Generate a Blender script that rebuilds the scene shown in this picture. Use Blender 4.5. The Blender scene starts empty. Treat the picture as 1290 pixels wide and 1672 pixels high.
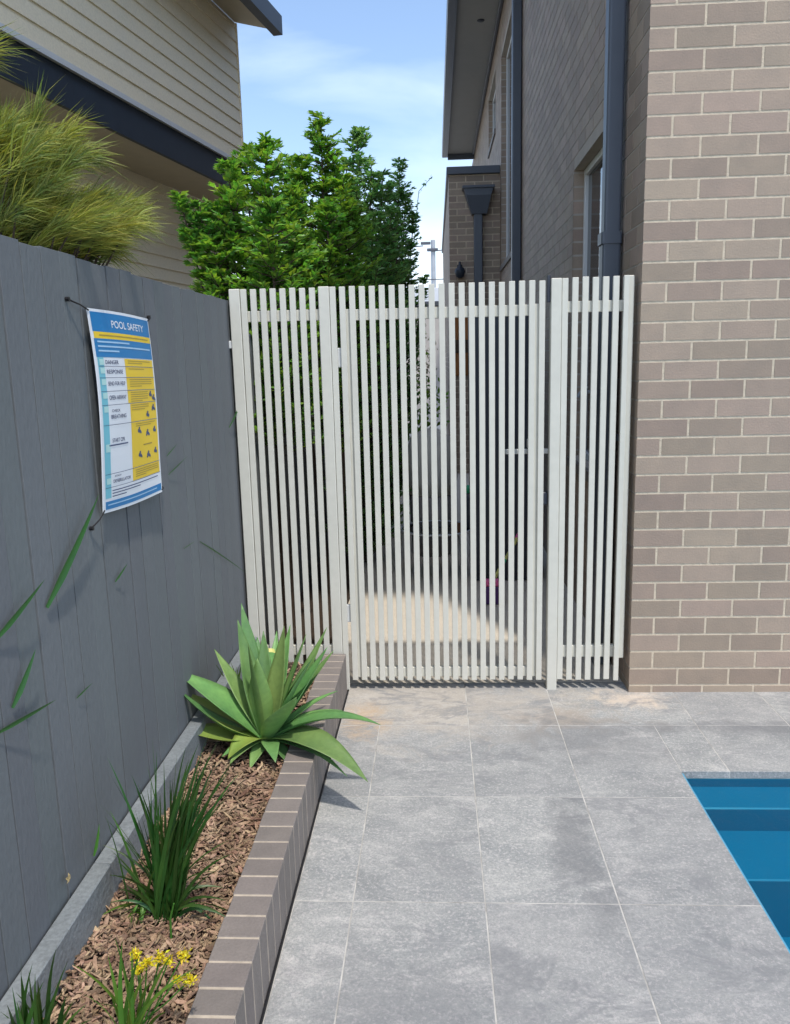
import bpy, bmesh, math, random
from mathutils import Vector, Matrix, noise
C = bpy.context.scene
col = C.collection
rnd = random.Random(7)
R = math.radians

# ---------------------------------------------------------------- camera
F, YAW, PIT, ROL, CH = 1302.06, -0.0537214, 0.1861134, -0.024719, 1.61998
fw = Vector((math.sin(YAW)*math.cos(PIT), math.cos(YAW)*math.cos(PIT), -math.sin(PIT)))
r0 = Vector((math.cos(YAW), -math.sin(YAW), 0)); u0 = r0.cross(fw)
rt = math.cos(ROL)*r0 + math.sin(ROL)*u0; up = -math.sin(ROL)*r0 + math.cos(ROL)*u0
cam_d = bpy.data.cameras.new('camera'); cam = bpy.data.objects.new('camera', cam_d); col.objects.link(cam)
cam.matrix_world = Matrix(((rt.x, up.x, -fw.x, 0), (rt.y, up.y, -fw.y, 0), (rt.z, up.z, -fw.z, CH), (0, 0, 0, 1)))
cam_d.sensor_fit = 'HORIZONTAL'; cam_d.sensor_width = 36; cam_d.lens = F/1290*36
cam_d.clip_start = .05; cam_d.clip_end = 500
C.camera = cam

def at(u, v, ax, val):
    "where the sight line of photo pixel (u, v) meets the plane axis ax = val"
    d = fw*F + rt*(u-645) - up*(v-836); o = Vector((0, 0, CH))
    return o + d*((val-o[ax])/d[ax])

# ---------------------------------------------------------------- world, sun, exposure
SV = Vector((.20, -.355, 1)).normalized()          # towards the sun
w = bpy.data.worlds.new('World'); C.world = w; w.use_nodes = True
nt = w.node_tree; nt.nodes.clear()
sky = nt.nodes.new('ShaderNodeTexSky'); sky.sky_type = 'NISHITA'; sky.sun_disc = False
sky.sun_elevation = math.asin(SV.z); sky.sun_rotation = math.atan2(SV.x, SV.y)
sky.air_density = 1.0; sky.dust_density = 1.2; sky.ozone_density = 1.3
tc = nt.nodes.new('ShaderNodeTexCoord')
mp = nt.nodes.new('ShaderNodeMapping'); mp.inputs['Scale'].default_value = (1.3, 1.3, 4.2); mp.inputs['Rotation'].default_value = (.1, .25, .5)
ns = nt.nodes.new('ShaderNodeTexNoise'); ns.inputs['Scale'].default_value = 2.6; ns.inputs['Detail'].default_value = 6; ns.inputs['Roughness'].default_value = .5; ns.inputs['Distortion'].default_value = .3
cr = nt.nodes.new('ShaderNodeValToRGB'); cr.color_ramp.elements[0].position = .42; cr.color_ramp.elements[1].position = .78
cr.color_ramp.elements[1].color = (.42, .42, .42, 1)
mx = nt.nodes.new('ShaderNodeMix'); mx.data_type = 'RGBA'; mx.inputs['B'].default_value = (5.6, 6.2, 7.0, 1)
bg = nt.nodes.new('ShaderNodeBackground'); bg.inputs['Strength'].default_value = .15
out = nt.nodes.new('ShaderNodeOutputWorld')
sx = nt.nodes.new('ShaderNodeSeparateXYZ'); mr = nt.nodes.new('ShaderNodeMapRange')
mr.inputs['From Min'].default_value = .20; mr.inputs['From Max'].default_value = .09; mr.inputs['To Max'].default_value = .7
ad = nt.nodes.new('ShaderNodeMath'); ad.operation = 'ADD'; ad.use_clamp = True
nt.links.new(tc.outputs['Generated'], mp.inputs['Vector']); nt.links.new(mp.outputs[0], ns.inputs['Vector'])
nt.links.new(tc.outputs['Generated'], sx.inputs[0]); nt.links.new(sx.outputs['Z'], mr.inputs['Value'])
nt.links.new(ns.outputs['Fac'], cr.inputs['Fac']); nt.links.new(cr.outputs['Color'], ad.inputs[0]); nt.links.new(mr.outputs[0], ad.inputs[1])
nt.links.new(ad.outputs[0], mx.inputs['Factor']); nt.links.new(sky.outputs[0], mx.inputs['A'])
nt.links.new(mx.outputs['Result'], bg.inputs['Color']); nt.links.new(bg.outputs[0], out.inputs[0])
sd = bpy.data.lights.new('sun', 'SUN'); sd.energy = 1.95; sd.angle = R(2.5); sd.color = (1, .93, .84)
so = bpy.data.objects.new('sun', sd); so.rotation_euler = SV.to_track_quat('Z', 'Y').to_euler(); col.objects.link(so)
C.view_settings.view_transform = 'Standard'; C.view_settings.look = 'None'; C.view_settings.exposure = 0.8; C.view_settings.gamma = 1
C.view_settings.use_curve_mapping = False

# ---------------------------------------------------------------- helpers
def srgb(r, g, b):
    f = lambda c: (c/255/12.92 if c/255 <= .04045 else ((c/255+.055)/1.055)**2.4)
    return (f(r), f(g), f(b), 1)

def tag(o, label=None, cat=None, group=None, kind=None):
    if label: o['label'] = label
    if cat: o['category'] = cat
    if group: o['group'] = group
    if kind: o['kind'] = kind
    return o

def thing(name, loc, label, cat, group=None):
    o = bpy.data.objects.new(name, None); col.objects.link(o); o.location = loc; o.empty_display_size = .1
    return tag(o, label, cat, group)

class MB:
    def __init__(s): s.v = []; s.f = []
    def quad(s, *p):
        n = len(s.v); s.v += [tuple(q) for q in p]; s.f.append(tuple(range(n, n+len(p)))); return s
    def box(s, x0, x1, y0, y1, z0, z1):
        n = len(s.v)
        s.v += [(x, y, z) for z in (z0, z1) for y in (y0, y1) for x in (x0, x1)]
        s.f += [tuple(n+i for i in q) for q in ((0,2,3,1),(4,5,7,6),(0,1,5,4),(2,6,7,3),(0,4,6,2),(1,3,7,5))]; return s
    def rbox(s, x0, x1, y0, y1, z0, z1, b=.003):
        "box with chamfered edges"
        bm = bmesh.new(); bmesh.ops.create_cube(bm, size=1)
        for q in bm.verts: q.co = ((x0+x1)/2+q.co.x*(x1-x0), (y0+y1)/2+q.co.y*(y1-y0), (z0+z1)/2+q.co.z*(z1-z0))
        bmesh.ops.bevel(bm, geom=bm.edges[:], offset=b, segments=1, affect='EDGES')
        n = len(s.v); bm.verts.index_update()
        s.v += [tuple(q.co) for q in bm.verts]; s.f += [tuple(n+q.index for q in fc.verts) for fc in bm.faces]; bm.free(); return s
    def obox(s, c, ax, ay, az):
        "oriented box from centre and half-axis vectors"
        n = len(s.v); c = Vector(c)
        for k in (-1, 1):
            for j in (-1, 1):
                for i in (-1, 1): s.v.append(tuple(c+ax*i+ay*j+az*k))
        s.f += [tuple(n+i for i in q) for q in ((0,2,3,1),(4,5,7,6),(0,1,5,4),(2,6,7,3),(0,4,6,2),(1,3,7,5))]; return s
    def tube(s, pts, rad, seg=8, cap=True):
        pts = [Vector(p) for p in pts]; n = len(s.v); k = len(pts)
        rad = rad if isinstance(rad, (list, tuple)) else [rad]*k
        for i, p in enumerate(pts):
            t = (pts[min(i+1, k-1)]-pts[max(i-1, 0)]).normalized()
            a = t.orthogonal().normalized() if i == 0 else (a - t*a.dot(t)).normalized()
            b = t.cross(a)
            for j in range(seg):
                an = 2*math.pi*j/seg; s.v.append(tuple(p+(a*math.cos(an)+b*math.sin(an))*rad[i]))
        for i in range(k-1):
            for j in range(seg):
                j2 = (j+1) % seg; s.f.append((n+i*seg+j, n+i*seg+j2, n+(i+1)*seg+j2, n+(i+1)*seg+j))
        if cap: s.f.append(tuple(n+j for j in range(seg))[::-1]); s.f.append(tuple(n+(k-1)*seg+j for j in range(seg)))
        return s
    def lathe(s, c, prof, seg=24, cap=True):
        n = len(s.v); c = Vector(c)
        for r, z in prof:
            for j in range(seg): an = 2*math.pi*j/seg; s.v.append((c.x+r*math.cos(an), c.y+r*math.sin(an), c.z+z))
        for i in range(len(prof)-1):
            for j in range(seg):
                j2 = (j+1) % seg; s.f.append((n+i*seg+j, n+i*seg+j2, n+(i+1)*seg+j2, n+(i+1)*seg+j))
        if cap:
            s.f.append(tuple(n+j for j in range(seg))[::-1]); s.f.append(tuple(n+(len(prof)-1)*seg+j for j in range(seg)))
        return s
    def grid(s, fn, nu, nv):
        n = len(s.v)
        for j in range(nv+1):
            for i in range(nu+1): s.v.append(tuple(fn(i/nu, j/nv)))
        for j in range(nv):
            for i in range(nu):
                a = n+j*(nu+1)+i; s.f.append((a, a+1, a+nu+2, a+nu+1))
        return s
    def blade(s, pts, wid, nrm=None, fold=.25):
        "grass-like blade: a shallow V section along pts"
        pts = [Vector(p) for p in pts]; n = len(s.v); k = len(pts)
        for i, p in enumerate(pts):
            t = (pts[min(i+1, k-1)]-pts[max(i-1, 0)]).normalized()
            sd_ = (nrm if nrm else Vector((0, 0, 1))).cross(t)
            if sd_.length < 1e-4: sd_ = Vector((1, 0, 0))
            sd_.normalize(); nn = t.cross(sd_); q = i/(k-1)
            wd = wid*(min(1, .45+q*2.2))*(1-q**2.2)*.5+.0002
            s.v += [tuple(p-sd_*wd+nn*wd*fold), tuple(p), tuple(p+sd_*wd+nn*wd*fold)]
        for i in range(k-1):
            a = n+3*i; s.f += [(a, a+1, a+4, a+3), (a+1, a+2, a+5, a+4)]
        return s
    def build(s, name, mat, parent=None, smooth=False, origin=None):
        me = bpy.data.meshes.new(name); o = bpy.data.objects.new(name, me)
        off = Vector((0, 0, 0))
        if parent is not None: off = Vector(parent.location)
        elif origin is not None: off = Vector(origin); o.location = off
        me.from_pydata([tuple(Vector(q)-off) for q in s.v], [], s.f); me.update()
        if mat: me.materials.append(mat)
        if smooth: me.polygons.foreach_set('use_smooth', [True]*len(me.polygons))
        col.objects.link(o)
        if parent is not None: o.parent = parent
        return o

# ---------------------------------------------------------------- materials
def N(t, k, **kw):
    n = t.nodes.new(k)
    for a, b in kw.items():
        if a in n.inputs: n.inputs[a].default_value = b
        else: setattr(n, a, b)
    return n

def mat(name, c, rough=.6, var=.12, scale=6, bump=0, bscale=60, c2=None, island=0, spec=.4, metal=0, coat=0, trans=0, stretch=(1, 1, 1), grain=0, gscale=200, hue=1):
    m = bpy.data.materials.new(name); m.use_nodes = True; t = m.node_tree; L = t.links
    b = t.nodes['Principled BSDF']; b.inputs['Roughness'].default_value = rough; b.inputs['Metallic'].default_value = metal
    b.inputs['Specular IOR Level'].default_value = spec; b.inputs['Coat Weight'].default_value = coat
    co = N(t, 'ShaderNodeTexCoord'); mp = N(t, 'ShaderNodeMapping'); mp.inputs['Scale'].default_value = stretch
    L.new(co.outputs['Object'], mp.inputs[0])
    n1 = N(t, 'ShaderNodeTexNoise', Scale=scale, Detail=6.0, Roughness=.6); L.new(mp.outputs[0], n1.inputs['Vector'])
    mr = N(t, 'ShaderNodeMapRange'); mr.inputs[1].default_value = .3; mr.inputs[2].default_value = .7
    L.new(n1.outputs['Fac'], mr.inputs[0])
    c = tuple(c); c2 = tuple(c2) if c2 else tuple(x*(1-var*1.6) for x in c[:3])+(1,)
    mix = N(t, 'ShaderNodeMix', data_type='RGBA'); mix.inputs['A'].default_value = c; mix.inputs['B'].default_value = c2
    L.new(mr.outputs[0], mix.inputs['Factor'])
    last = mix.outputs['Result']
    if island:
        g = N(t, 'ShaderNodeNewGeometry'); hs = N(t, 'ShaderNodeHueSaturation')
        m1 = N(t, 'ShaderNodeMapRange'); m1.inputs[3].default_value = 1-island; m1.inputs[4].default_value = 1+island
        L.new(g.outputs['Random Per Island'], m1.inputs[0]); L.new(m1.outputs[0], hs.inputs['Value'])
        mm = N(t, 'ShaderNodeMath', operation='MULTIPLY'); mm.inputs[1].default_value = 37.7; fr = N(t, 'ShaderNodeMath', operation='FRACT')
        L.new(g.outputs['Random Per Island'], mm.inputs[0]); L.new(mm.outputs[0], fr.inputs[0])
        m2 = N(t, 'ShaderNodeMapRange'); m2.inputs[3].default_value = .5-.03*hue; m2.inputs[4].default_value = .5+.03*hue
        L.new(fr.outputs[0], m2.inputs[0]); L.new(m2.outputs[0], hs.inputs['Hue'])
        L.new(last, hs.inputs['Color']); last = hs.outputs[0]
    if grain:
        n3 = N(t, 'ShaderNodeTexNoise', Scale=gscale, Detail=3.0); L.new(mp.outputs[0], n3.inputs['Vector'])
        m3 = N(t, 'ShaderNodeMapRange'); m3.inputs[1].default_value = .35; m3.inputs[2].default_value = .65; m3.inputs[3].default_value = 1-grain; m3.inputs[4].default_value = 1+grain
        L.new(n3.outputs['Fac'], m3.inputs[0]); vm = N(t, 'ShaderNodeVectorMath', operation='SCALE')
        L.new(last, vm.inputs[0]); L.new(m3.outputs[0], vm.inputs['Scale']); last = vm.outputs[0]
    L.new(last, b.inputs['Base Color'])
    if bump:
        n2 = N(t, 'ShaderNodeTexNoise', Scale=bscale, Detail=5.0); L.new(mp.outputs[0], n2.inputs['Vector'])
        bp = N(t, 'ShaderNodeBump', Strength=bump, Distance=.01); L.new(n2.outputs['Fac'], bp.inputs['Height']); L.new(bp.outputs[0], b.inputs['Normal'])
    if trans:
        tr = N(t, 'ShaderNodeBsdfTranslucent'); ms = N(t, 'ShaderNodeMixShader', Fac=trans)
        hv = N(t, 'ShaderNodeHueSaturation', Value=1.5, Saturation=1.15); hv.inputs['Hue'].default_value = .485
        L.new(last, hv.inputs['Color']); L.new(hv.outputs[0], tr.inputs['Color'])
        L.new(b.outputs[0], ms.inputs[1]); L.new(tr.outputs[0], ms.inputs[2]); L.new(ms.outputs[0], t.nodes['Material Output'].inputs[0])
    return m

M = {}
M['fence'] = mat('grey_fence_paint', (.140, .154, .162, 1), .75, c2=(.125, .138, .146, 1), scale=2.5, stretch=(1, 1, .4), island=.04, bump=.2, bscale=90, grain=.03, gscale=80)
M['sleeper'] = mat('grey_timber_paint', (.21, .232, .24, 1), .6, c2=(.16, .178, .186, 1), scale=9, bump=.3, bscale=70, grain=.12, gscale=120)
M['gate'] = mat('cream_powder_coat', (.66, .642, .555, 1), .45, scale=3, spec=.4, c2=(.61, .593, .51, 1), grain=.02, gscale=25, bump=.05, bscale=40)
M['brick'] = mat('taupe_brick', (.365, .278, .21, 1), .66, c2=(.31, .243, .188, 1), scale=9, hue=.3, island=.14, bump=.15, bscale=120, grain=.04, gscale=160)
M['pmortar'] = mat('tan_planter_mortar', (.50, .43, .34, 1), .9, var=.2, scale=30)
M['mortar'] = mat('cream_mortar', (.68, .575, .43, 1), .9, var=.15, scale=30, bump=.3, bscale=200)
M['sidemortar'] = mat('shade_toned_mortar', (.46, .41, .35, 1), .9, var=.08)  # cream mortar greyed and darkened so its colour carries the side wall's shade
M['pbrick'] = mat('brown_grey_planter_brick', (.20, .175, .158, 1), .62, c2=(.165, .145, .132, 1), scale=14, hue=.3, island=.08, bump=.2, bscale=130, grain=.05, gscale=170)
M['blue_black'] = mat('dark_blue_grey_metal', (.085, .10, .125, 1), .38, var=.06, spec=.5)
M['navy'] = mat('dark_navy_paint', (.022, .032, .048, 1), .45, var=.12)
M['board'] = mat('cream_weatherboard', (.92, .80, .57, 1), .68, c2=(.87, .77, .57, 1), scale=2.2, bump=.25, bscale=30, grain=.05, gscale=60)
M['soffit'] = mat('soffit_paint', (.38, .39, .39, 1), .7, var=.04)
M['soffit2'] = mat('beige_soffit_paint', (.52, .45, .33, 1), .7, var=.06)
M['white'] = mat('white_paint', (.72, .73, .72, 1), .45, var=.03)
M['tie'] = mat('black_plastic', (.012, .012, .014, 1), .45)
M['soil'] = mat('dark_soil', (.055, .036, .024, 1), .95, var=.3, scale=20, bump=.8, bscale=50)
M['chip'] = mat('bark_mulch', (.42, .30, .20, 1), .85, c2=(.15, .082, .048, 1), scale=13, hue=.6, island=.5, bump=.4, bscale=200)
M['agave'] = mat('agave_leaf', (.20, .35, .10, 1), .46, c2=(.10, .22, .07, 1), scale=7, island=.22, trans=.12, spec=.45, bump=.08, bscale=30, grain=.06, gscale=60)
M['agave_yellow'] = mat('yellowing_agave_leaf', (.30, .37, .07, 1), .5, c2=(.18, .30, .06, 1), scale=9, trans=.12)
M['strap'] = mat('strap_leaf', (.042, .115, .018, 1), .42, c2=(.026, .075, .014, 1), scale=9, island=.22, trans=.18, spec=.5)
M['strap_light'] = mat('light_strap_leaf', (.12, .25, .035, 1), .45, c2=(.07, .16, .025, 1), scale=9, island=.2, trans=.22)
M['shrub'] = mat('shrub_leaf', (.25, .44, .075, 1), .42, c2=(.10, .25, .055, 1), scale=4.0, island=.4, trans=.38, spec=.5)
M['shrub_blue'] = mat('cooler_shrub_leaf', (.24, .43, .14, 1), .42, c2=(.11, .27, .09, 1), scale=4.0, island=.38, trans=.36, spec=.5)
M['bark'] = mat('brown_bark', (.10, .07, .048, 1), .9, var=.3, scale=20, bump=.6)
M['needle'] = mat('yellow_green_needles', (.38, .39, .07, 1), .6, c2=(.11, .165, .045, 1), scale=7, island=.45, trans=.25)
M['flower'] = mat('yellow_petals', (.78, .66, .03, 1), .5, var=.15, island=.15, trans=.2)
M['blue'] = mat('sign_blue', (.006, .185, .45, 1), .4, var=.05)
M['yellow'] = mat('sign_yellow', (.80, .56, .03, 1), .4, var=.04)
M['signwhite'] = mat('sign_white', (.72, .76, .80, 1), .4, var=.03)
M['teal'] = mat('sign_teal', (.16, .50, .60, 1), .4, var=.04)
M['paleteal'] = mat('sign_pale_teal', (.42, .68, .66, 1), .4, var=.04)
M['ink'] = mat('sign_ink', (.06, .09, .19, 1), .5)
M['palebl'] = mat('sign_pale_blue', (.38, .60, .80, 1), .5)
M['ochre'] = mat('sign_ochre_text', (.36, .25, .06, 1), .5)
M['shell'] = mat('blue_pool_shell', (.0002, .175, .285, 1), .3, c2=(.0002, .16, .265, 1), scale=2, var=.05, spec=.5)
M['rim'] = mat('pale_pool_rim', (.08, .30, .44, 1), .3, var=.04)
M['path'] = mat('passage_concrete', (.66, .60, .50, 1), .85, c2=(.58, .53, .45, 1), scale=3, bump=.3, bscale=60, grain=.08, gscale=120)
M['ground'] = mat('distant_ground', (.16, .15, .12, 1), .95, var=.2, scale=.5)
M['cover'] = mat('beige_cover', (.74, .69, .60, 1), .8, var=.15, scale=5, bump=.5, bscale=9)
M['cover_dark'] = mat('grey_cover_base', (.30, .28, .265, 1), .8, var=.15, scale=5, bump=.3, bscale=20)
M['rust'] = mat('orange_timber', (.42, .17, .05, 1), .7, var=.3, scale=8, stretch=(1, 1, .3))
M['pink'] = mat('pink_plastic', (.75, .12, .35, 1), .4)
M['green'] = mat('green_plastic', (.03, .42, .20, 1), .4)
M['yel2'] = mat('pale_yellow_plastic', (.62, .60, .18, 1), .4)
M['purple'] = mat('purple_bristle', (.10, .04, .18, 1), .7)
M['far'] = mat('distant_grey_brown_wall', (.66, .62, .58, 1), .85, var=.15, scale=2)
M['farroof'] = mat('distant_roof', (.10, .11, .13, 1), .7)
M['farwhite'] = mat('distant_white_wall', (.75, .77, .80, 1), .7, var=.05)
M['pole'] = mat('grey_pole', (.42, .45, .48, 1), .7, var=.1, scale=6)
M['dry'] = mat('dry_leaf', (.55, .42, .2, 1), .7, var=.2)
M['blossom'] = mat('cream_blossom', (.70, .62, .45, 1), .6, island=.12, trans=.1)
M['darkmetal'] = mat('dark_blue_cabinet', (.035, .042, .058, 1), .4, var=.08)

def glass_mat(name, tint, rough=.03):
    m = bpy.data.materials.new(name); m.use_nodes = True; b = m.node_tree.nodes['Principled BSDF']
    b.inputs['Base Color'].default_value = tint; b.inputs['Roughness'].default_value = rough; b.inputs['Specular IOR Level'].default_value = .9
    return m
M['glass'] = glass_mat('window_glass', (.018, .022, .03, 1))

def water_mat():
    m = bpy.data.materials.new('pool_water'); m.use_nodes = True; t = m.node_tree; t.nodes.clear(); L = t.links
    tr = N(t, 'ShaderNodeBsdfTransparent'); tr.inputs[0].default_value = (.42, .84, .93, 1)
    gl = N(t, 'ShaderNodeBsdfGlossy', Roughness=.02); fr = N(t, 'ShaderNodeFresnel', IOR=1.25)
    co = N(t, 'ShaderNodeTexCoord'); n = N(t, 'ShaderNodeTexNoise', Scale=7.0, Detail=3.0, Distortion=.8); bp = N(t, 'ShaderNodeBump', Strength=.3, Distance=.02)
    L.new(co.outputs['Object'], n.inputs['Vector']); L.new(n.outputs['Fac'], bp.inputs['Height']); L.new(bp.outputs[0], gl.inputs['Normal']); L.new(bp.outputs[0], fr.inputs['Normal'])
    ms = N(t, 'ShaderNodeMixShader'); L.new(fr.outputs[0], ms.inputs[0]); L.new(tr.outputs[0], ms.inputs[1]); L.new(gl.outputs[0], ms.inputs[2])
    o = N(t, 'ShaderNodeOutputMaterial'); L.new(ms.outputs[0], o.inputs[0]); return m
M['water'] = water_mat()

def stone_mat():
    "flamed grey stone: each slab its own shift of the veining, fine speckle, a few beige and rusty stains"
    m = bpy.data.materials.new('grey_stone_paver'); m.use_nodes = True; t = m.node_tree; L = t.links
    b = t.nodes['Principled BSDF']; b.inputs['Roughness'].default_value = .72; b.inputs['Specular IOR Level'].default_value = .35
    co = N(t, 'ShaderNodeTexCoord'); g = N(t, 'ShaderNodeNewGeometry')
    cx = N(t, 'ShaderNodeCombineXYZ'); mu = N(t, 'ShaderNodeMath', operation='MULTIPLY'); mu.inputs[1].default_value = 23.0
    L.new(g.outputs['Random Per Island'], mu.inputs[0]); L.new(mu.outputs[0], cx.inputs[0]); L.new(mu.outputs[0], cx.inputs[2])
    ad = N(t, 'ShaderNodeVectorMath', operation='ADD'); L.new(co.outputs['Object'], ad.inputs[0]); L.new(cx.outputs[0], ad.inputs[1])
    V = ad.outputs[0]
    def noi(scale, det, dist=0, rough=.6, vec=V):
        n = N(t, 'ShaderNodeTexNoise', Scale=scale, Detail=det, Distortion=dist, Roughness=rough); L.new(vec, n.inputs['Vector']); return n.outputs['Fac']
    def rng(x, a, b_, c=0., d=1.):
        r = N(t, 'ShaderNodeMapRange'); r.inputs[1].default_value = a; r.inputs[2].default_value = b_; r.inputs[3].default_value = c; r.inputs[4].default_value = d
        L.new(x, r.inputs[0]); return r.outputs[0]
    def mixc(fac, A, B):
        x = N(t, 'ShaderNodeMix', data_type='RGBA')
        for k, q in (('A', A), ('B', B)):
            if isinstance(q, tuple): x.inputs[k].default_value = q
            else: L.new(q, x.inputs[k])
        L.new(fac, x.inputs['Factor']); return x.outputs['Result']
    mpv = N(t, 'ShaderNodeMapping'); mpv.inputs['Rotation'].default_value = (0, 0, .9); mpv.inputs['Scale'].default_value = (1, 2.2, 1); L.new(V, mpv.inputs[0])
    base = mixc(rng(noi(1.9, 9, .5, .76, mpv.outputs[0]), .34, .66), (.42, .42, .395, 1), (.25, .262, .258, 1))
    base = mixc(rng(noi(2.2, 9, 1.6, .74, mpv.outputs[0]), .55, .63, 0, .65), base, (.54, .525, .495, 1))
    base = mixc(rng(noi(1.1, 9, .5, .75), .50, .60, 0, .62), base, (.185, .198, .197, 1))
    base = mixc(rng(noi(140, 4, 0, .8), .38, .62, 0, .52), base, (.14, .155, .16, 1))
    base = mixc(rng(noi(95, 3, 0, .7), .52, .66, 0, .45), base, (.60, .555, .54, 1))
    base = mixc(rng(noi(28, 2), .76, .79, 0, .3), base, (.66, .65, .62, 1))
    # stains: beige sand by the gate, a rusty patch
    P = co.outputs['Object']
    def blob(cx_, cy_, rx, ry, amt):
        mm = N(t, 'ShaderNodeMapping'); mm.inputs['Location'].default_value = (-cx_/rx, -cy_/ry, 0); mm.inputs['Scale'].default_value = (1/rx, 1/ry, 0)
        L.new(P, mm.inputs[0]); ln = N(t, 'ShaderNodeVectorMath', operation='LENGTH'); L.new(mm.outputs[0], ln.inputs[0])
        nn = N(t, 'ShaderNodeMath', operation='MULTIPLY_ADD'); L.new(noi(6, 10, .6, .78, P), nn.inputs[0]); nn.inputs[1].default_value = -4.2; nn.inputs[2].default_value = 3.0
        q = N(t, 'ShaderNodeMath', operation='ADD'); L.new(ln.outputs['Value'], q.inputs[0]); L.new(nn.outputs[0], q.inputs[1])
        return rng(q.outputs[0], 1.25, 2.1, amt, 0)
    base = mixc(blob(-.1, 3.62, .95, .42, .5), base, (.50, .43, .34, 1))
    base = mixc(blob(-.36, 3.42, .11, .17, .38), base, (.55, .33, .13, 1))
    base = mixc(blob(.55, 3.42, .2, .1, .28), base, (.46, .33, .2, 1))
    base = mixc(blob(.93, 3.66, .16, .12, .45), base, (.72, .58, .44, 1))
    isl = g.outputs['Random Per Island']
    base = mixc(rng(isl, .0, 1., .0, .42), base, (.22, .22, .222, 1))
    ven = N(t, 'ShaderNodeMath', operation='ABSOLUTE'); vs_ = N(t, 'ShaderNodeMath', operation='SUBTRACT'); vs_.inputs[1].default_value = .5
    L.new(noi(1.6, 7, .9, .62, mpv.outputs[0]), vs_.inputs[0]); L.new(vs_.outputs[0], ven.inputs[0])
    vm_ = N(t, 'ShaderNodeMath', operation='MULTIPLY'); L.new(rng(ven.outputs[0], .0, .035, .75, 0), vm_.inputs[0]); L.new(rng(noi(2.3, 4), .42, .6), vm_.inputs[1])
    base = mixc(vm_.outputs[0], base, (.19, .195, .2, 1))
    ve2 = N(t, 'ShaderNodeMath', operation='ABSOLUTE'); vs2 = N(t, 'ShaderNodeMath', operation='SUBTRACT'); vs2.inputs[1].default_value = .55
    L.new(noi(2.4, 8, 1.5, .66, mpv.outputs[0]), vs2.inputs[0]); L.new(vs2.outputs[0], ve2.inputs[0])
    base = mixc(rng(ve2.outputs[0], .0, .03, .16, 0), base, (.52, .51, .49, 1))
    base = mixc(blob(.62, 3.25, .36, .24, .55), base, (.15, .155, .16, 1))
    base = mixc(blob(.46, 2.45, .10, .36, .6), base, (.14, .145, .15, 1))
    base = mixc(blob(-.1, 1.75, .4, .22, .45), base, (.16, .165, .172, 1))
    base = mixc(blob(1.45, 3.34, .6, .07, .6), base, (.15, .155, .16, 1))
    L.new(base, b.inputs['Base Color'])
    bp = N(t, 'ShaderNodeBump', Strength=.45, Distance=.004); L.new(noi(130, 6, 0, .7), bp.inputs['Height']); L.new(bp.outputs[0], b.inputs['Normal'])
    return m
M['stone'] = stone_mat()
M['grout'] = mat('pale_grout', (.53, .515, .475, 1), .9, var=.35, scale=10)

# ================================================================ SETTING
# ground sheet far below everything
MB().quad((-60, -30, -.35), (.9, -30, -.35), (.9, 120, -.35), (-60, 120, -.35)).quad((4.25, -30, -.35), (60, -30, -.35), (60, 120, -.35), (4.25, 120, -.35)).quad((.9, 3.05, -.35), (4.25, 3.05, -.35), (4.25, 120, -.35), (.9, 120, -.35)).quad((.9, -30, -.35), (4.25, -30, -.35), (4.25, -1.05, -.35), (.9, -1.05, -.35)).build('ground', M['ground'])['kind'] = 'structure'

# --- paved deck of 400 x 600 slabs
mb = MB(); g = .0017; ZT = 0.0
X0, W0, Y0, H0 = -.2747, .4028, 3.3687, .6
def slab(x0, x1, y0, y1):
    mb.rbox(x0+g, x1-g, y0+g, y1-g, -.03, ZT, .0012)
PX, PY = .95, 2.96     # pool corner
rows = [(Y0, 3.86)] + [(Y0-H0*(j+1), Y0-H0*j) for j in range(6)]
for r_, (y0, y1) in enumerate(rows):
    if r_ == 0:
        for a, b in ((-.47, X0-.02+W0*1), (X0+W0*1-.02, .531), (.531, 1.138), (1.138, 1.54), (1.54, 1.94), (1.94, 2.34), (2.34, 2.74), (2.74, 3.14)):
            if a == -.47: slab(-.455, X0+W0, y0, y1)
            elif b == .531: slab(X0+W0, .531, y0, y1)
            else: slab(a, b, y0, y1)
    else:
        slab(-.455, X0, y0, y1)
        for k in (0, 1): slab(X0+W0*k, X0+W0*(k+1), y0, y1)
        if r_ == 1:
            slab(.531, PX, y0, PY) ; slab(.531, PX, PY, y1) if False else None
            slab(PX, 1.138, PY, y1)
            for k in range(5): slab(1.138+.402*k, 1.138+.402*(k+1), PY, y1)
        else: slab(.531, PX, y0, y1)
# the slab at the pool corner runs the full row
mb2 = MB()
mb.rbox(.531+g, PX-g*.2, PY-g, Y0-g, -.03, ZT, .0012)
deck = mb.build('paved_deck', M['stone']); deck['kind'] = 'structure'
gr = MB(); gr.box(-.456, PX-.002, -.26, 3.8, -.3, -.0008); gr.box(PX-.002, 3.15, PY+.002, 3.8, -.3, -.0008)
gr.build('deck_grout', M['grout'])['kind'] = 'structure'

# --- swimming pool: moulded blue shell with steps, and its water
pool = thing('swimming_pool', (2.0, 1.4, -1.4), 'blue fibreglass swimming pool with wide steps set into the grey paving', 'pool')
WZ = -.028
s = MB(); xs0, xs1 = PX+.012, 4.2

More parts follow.
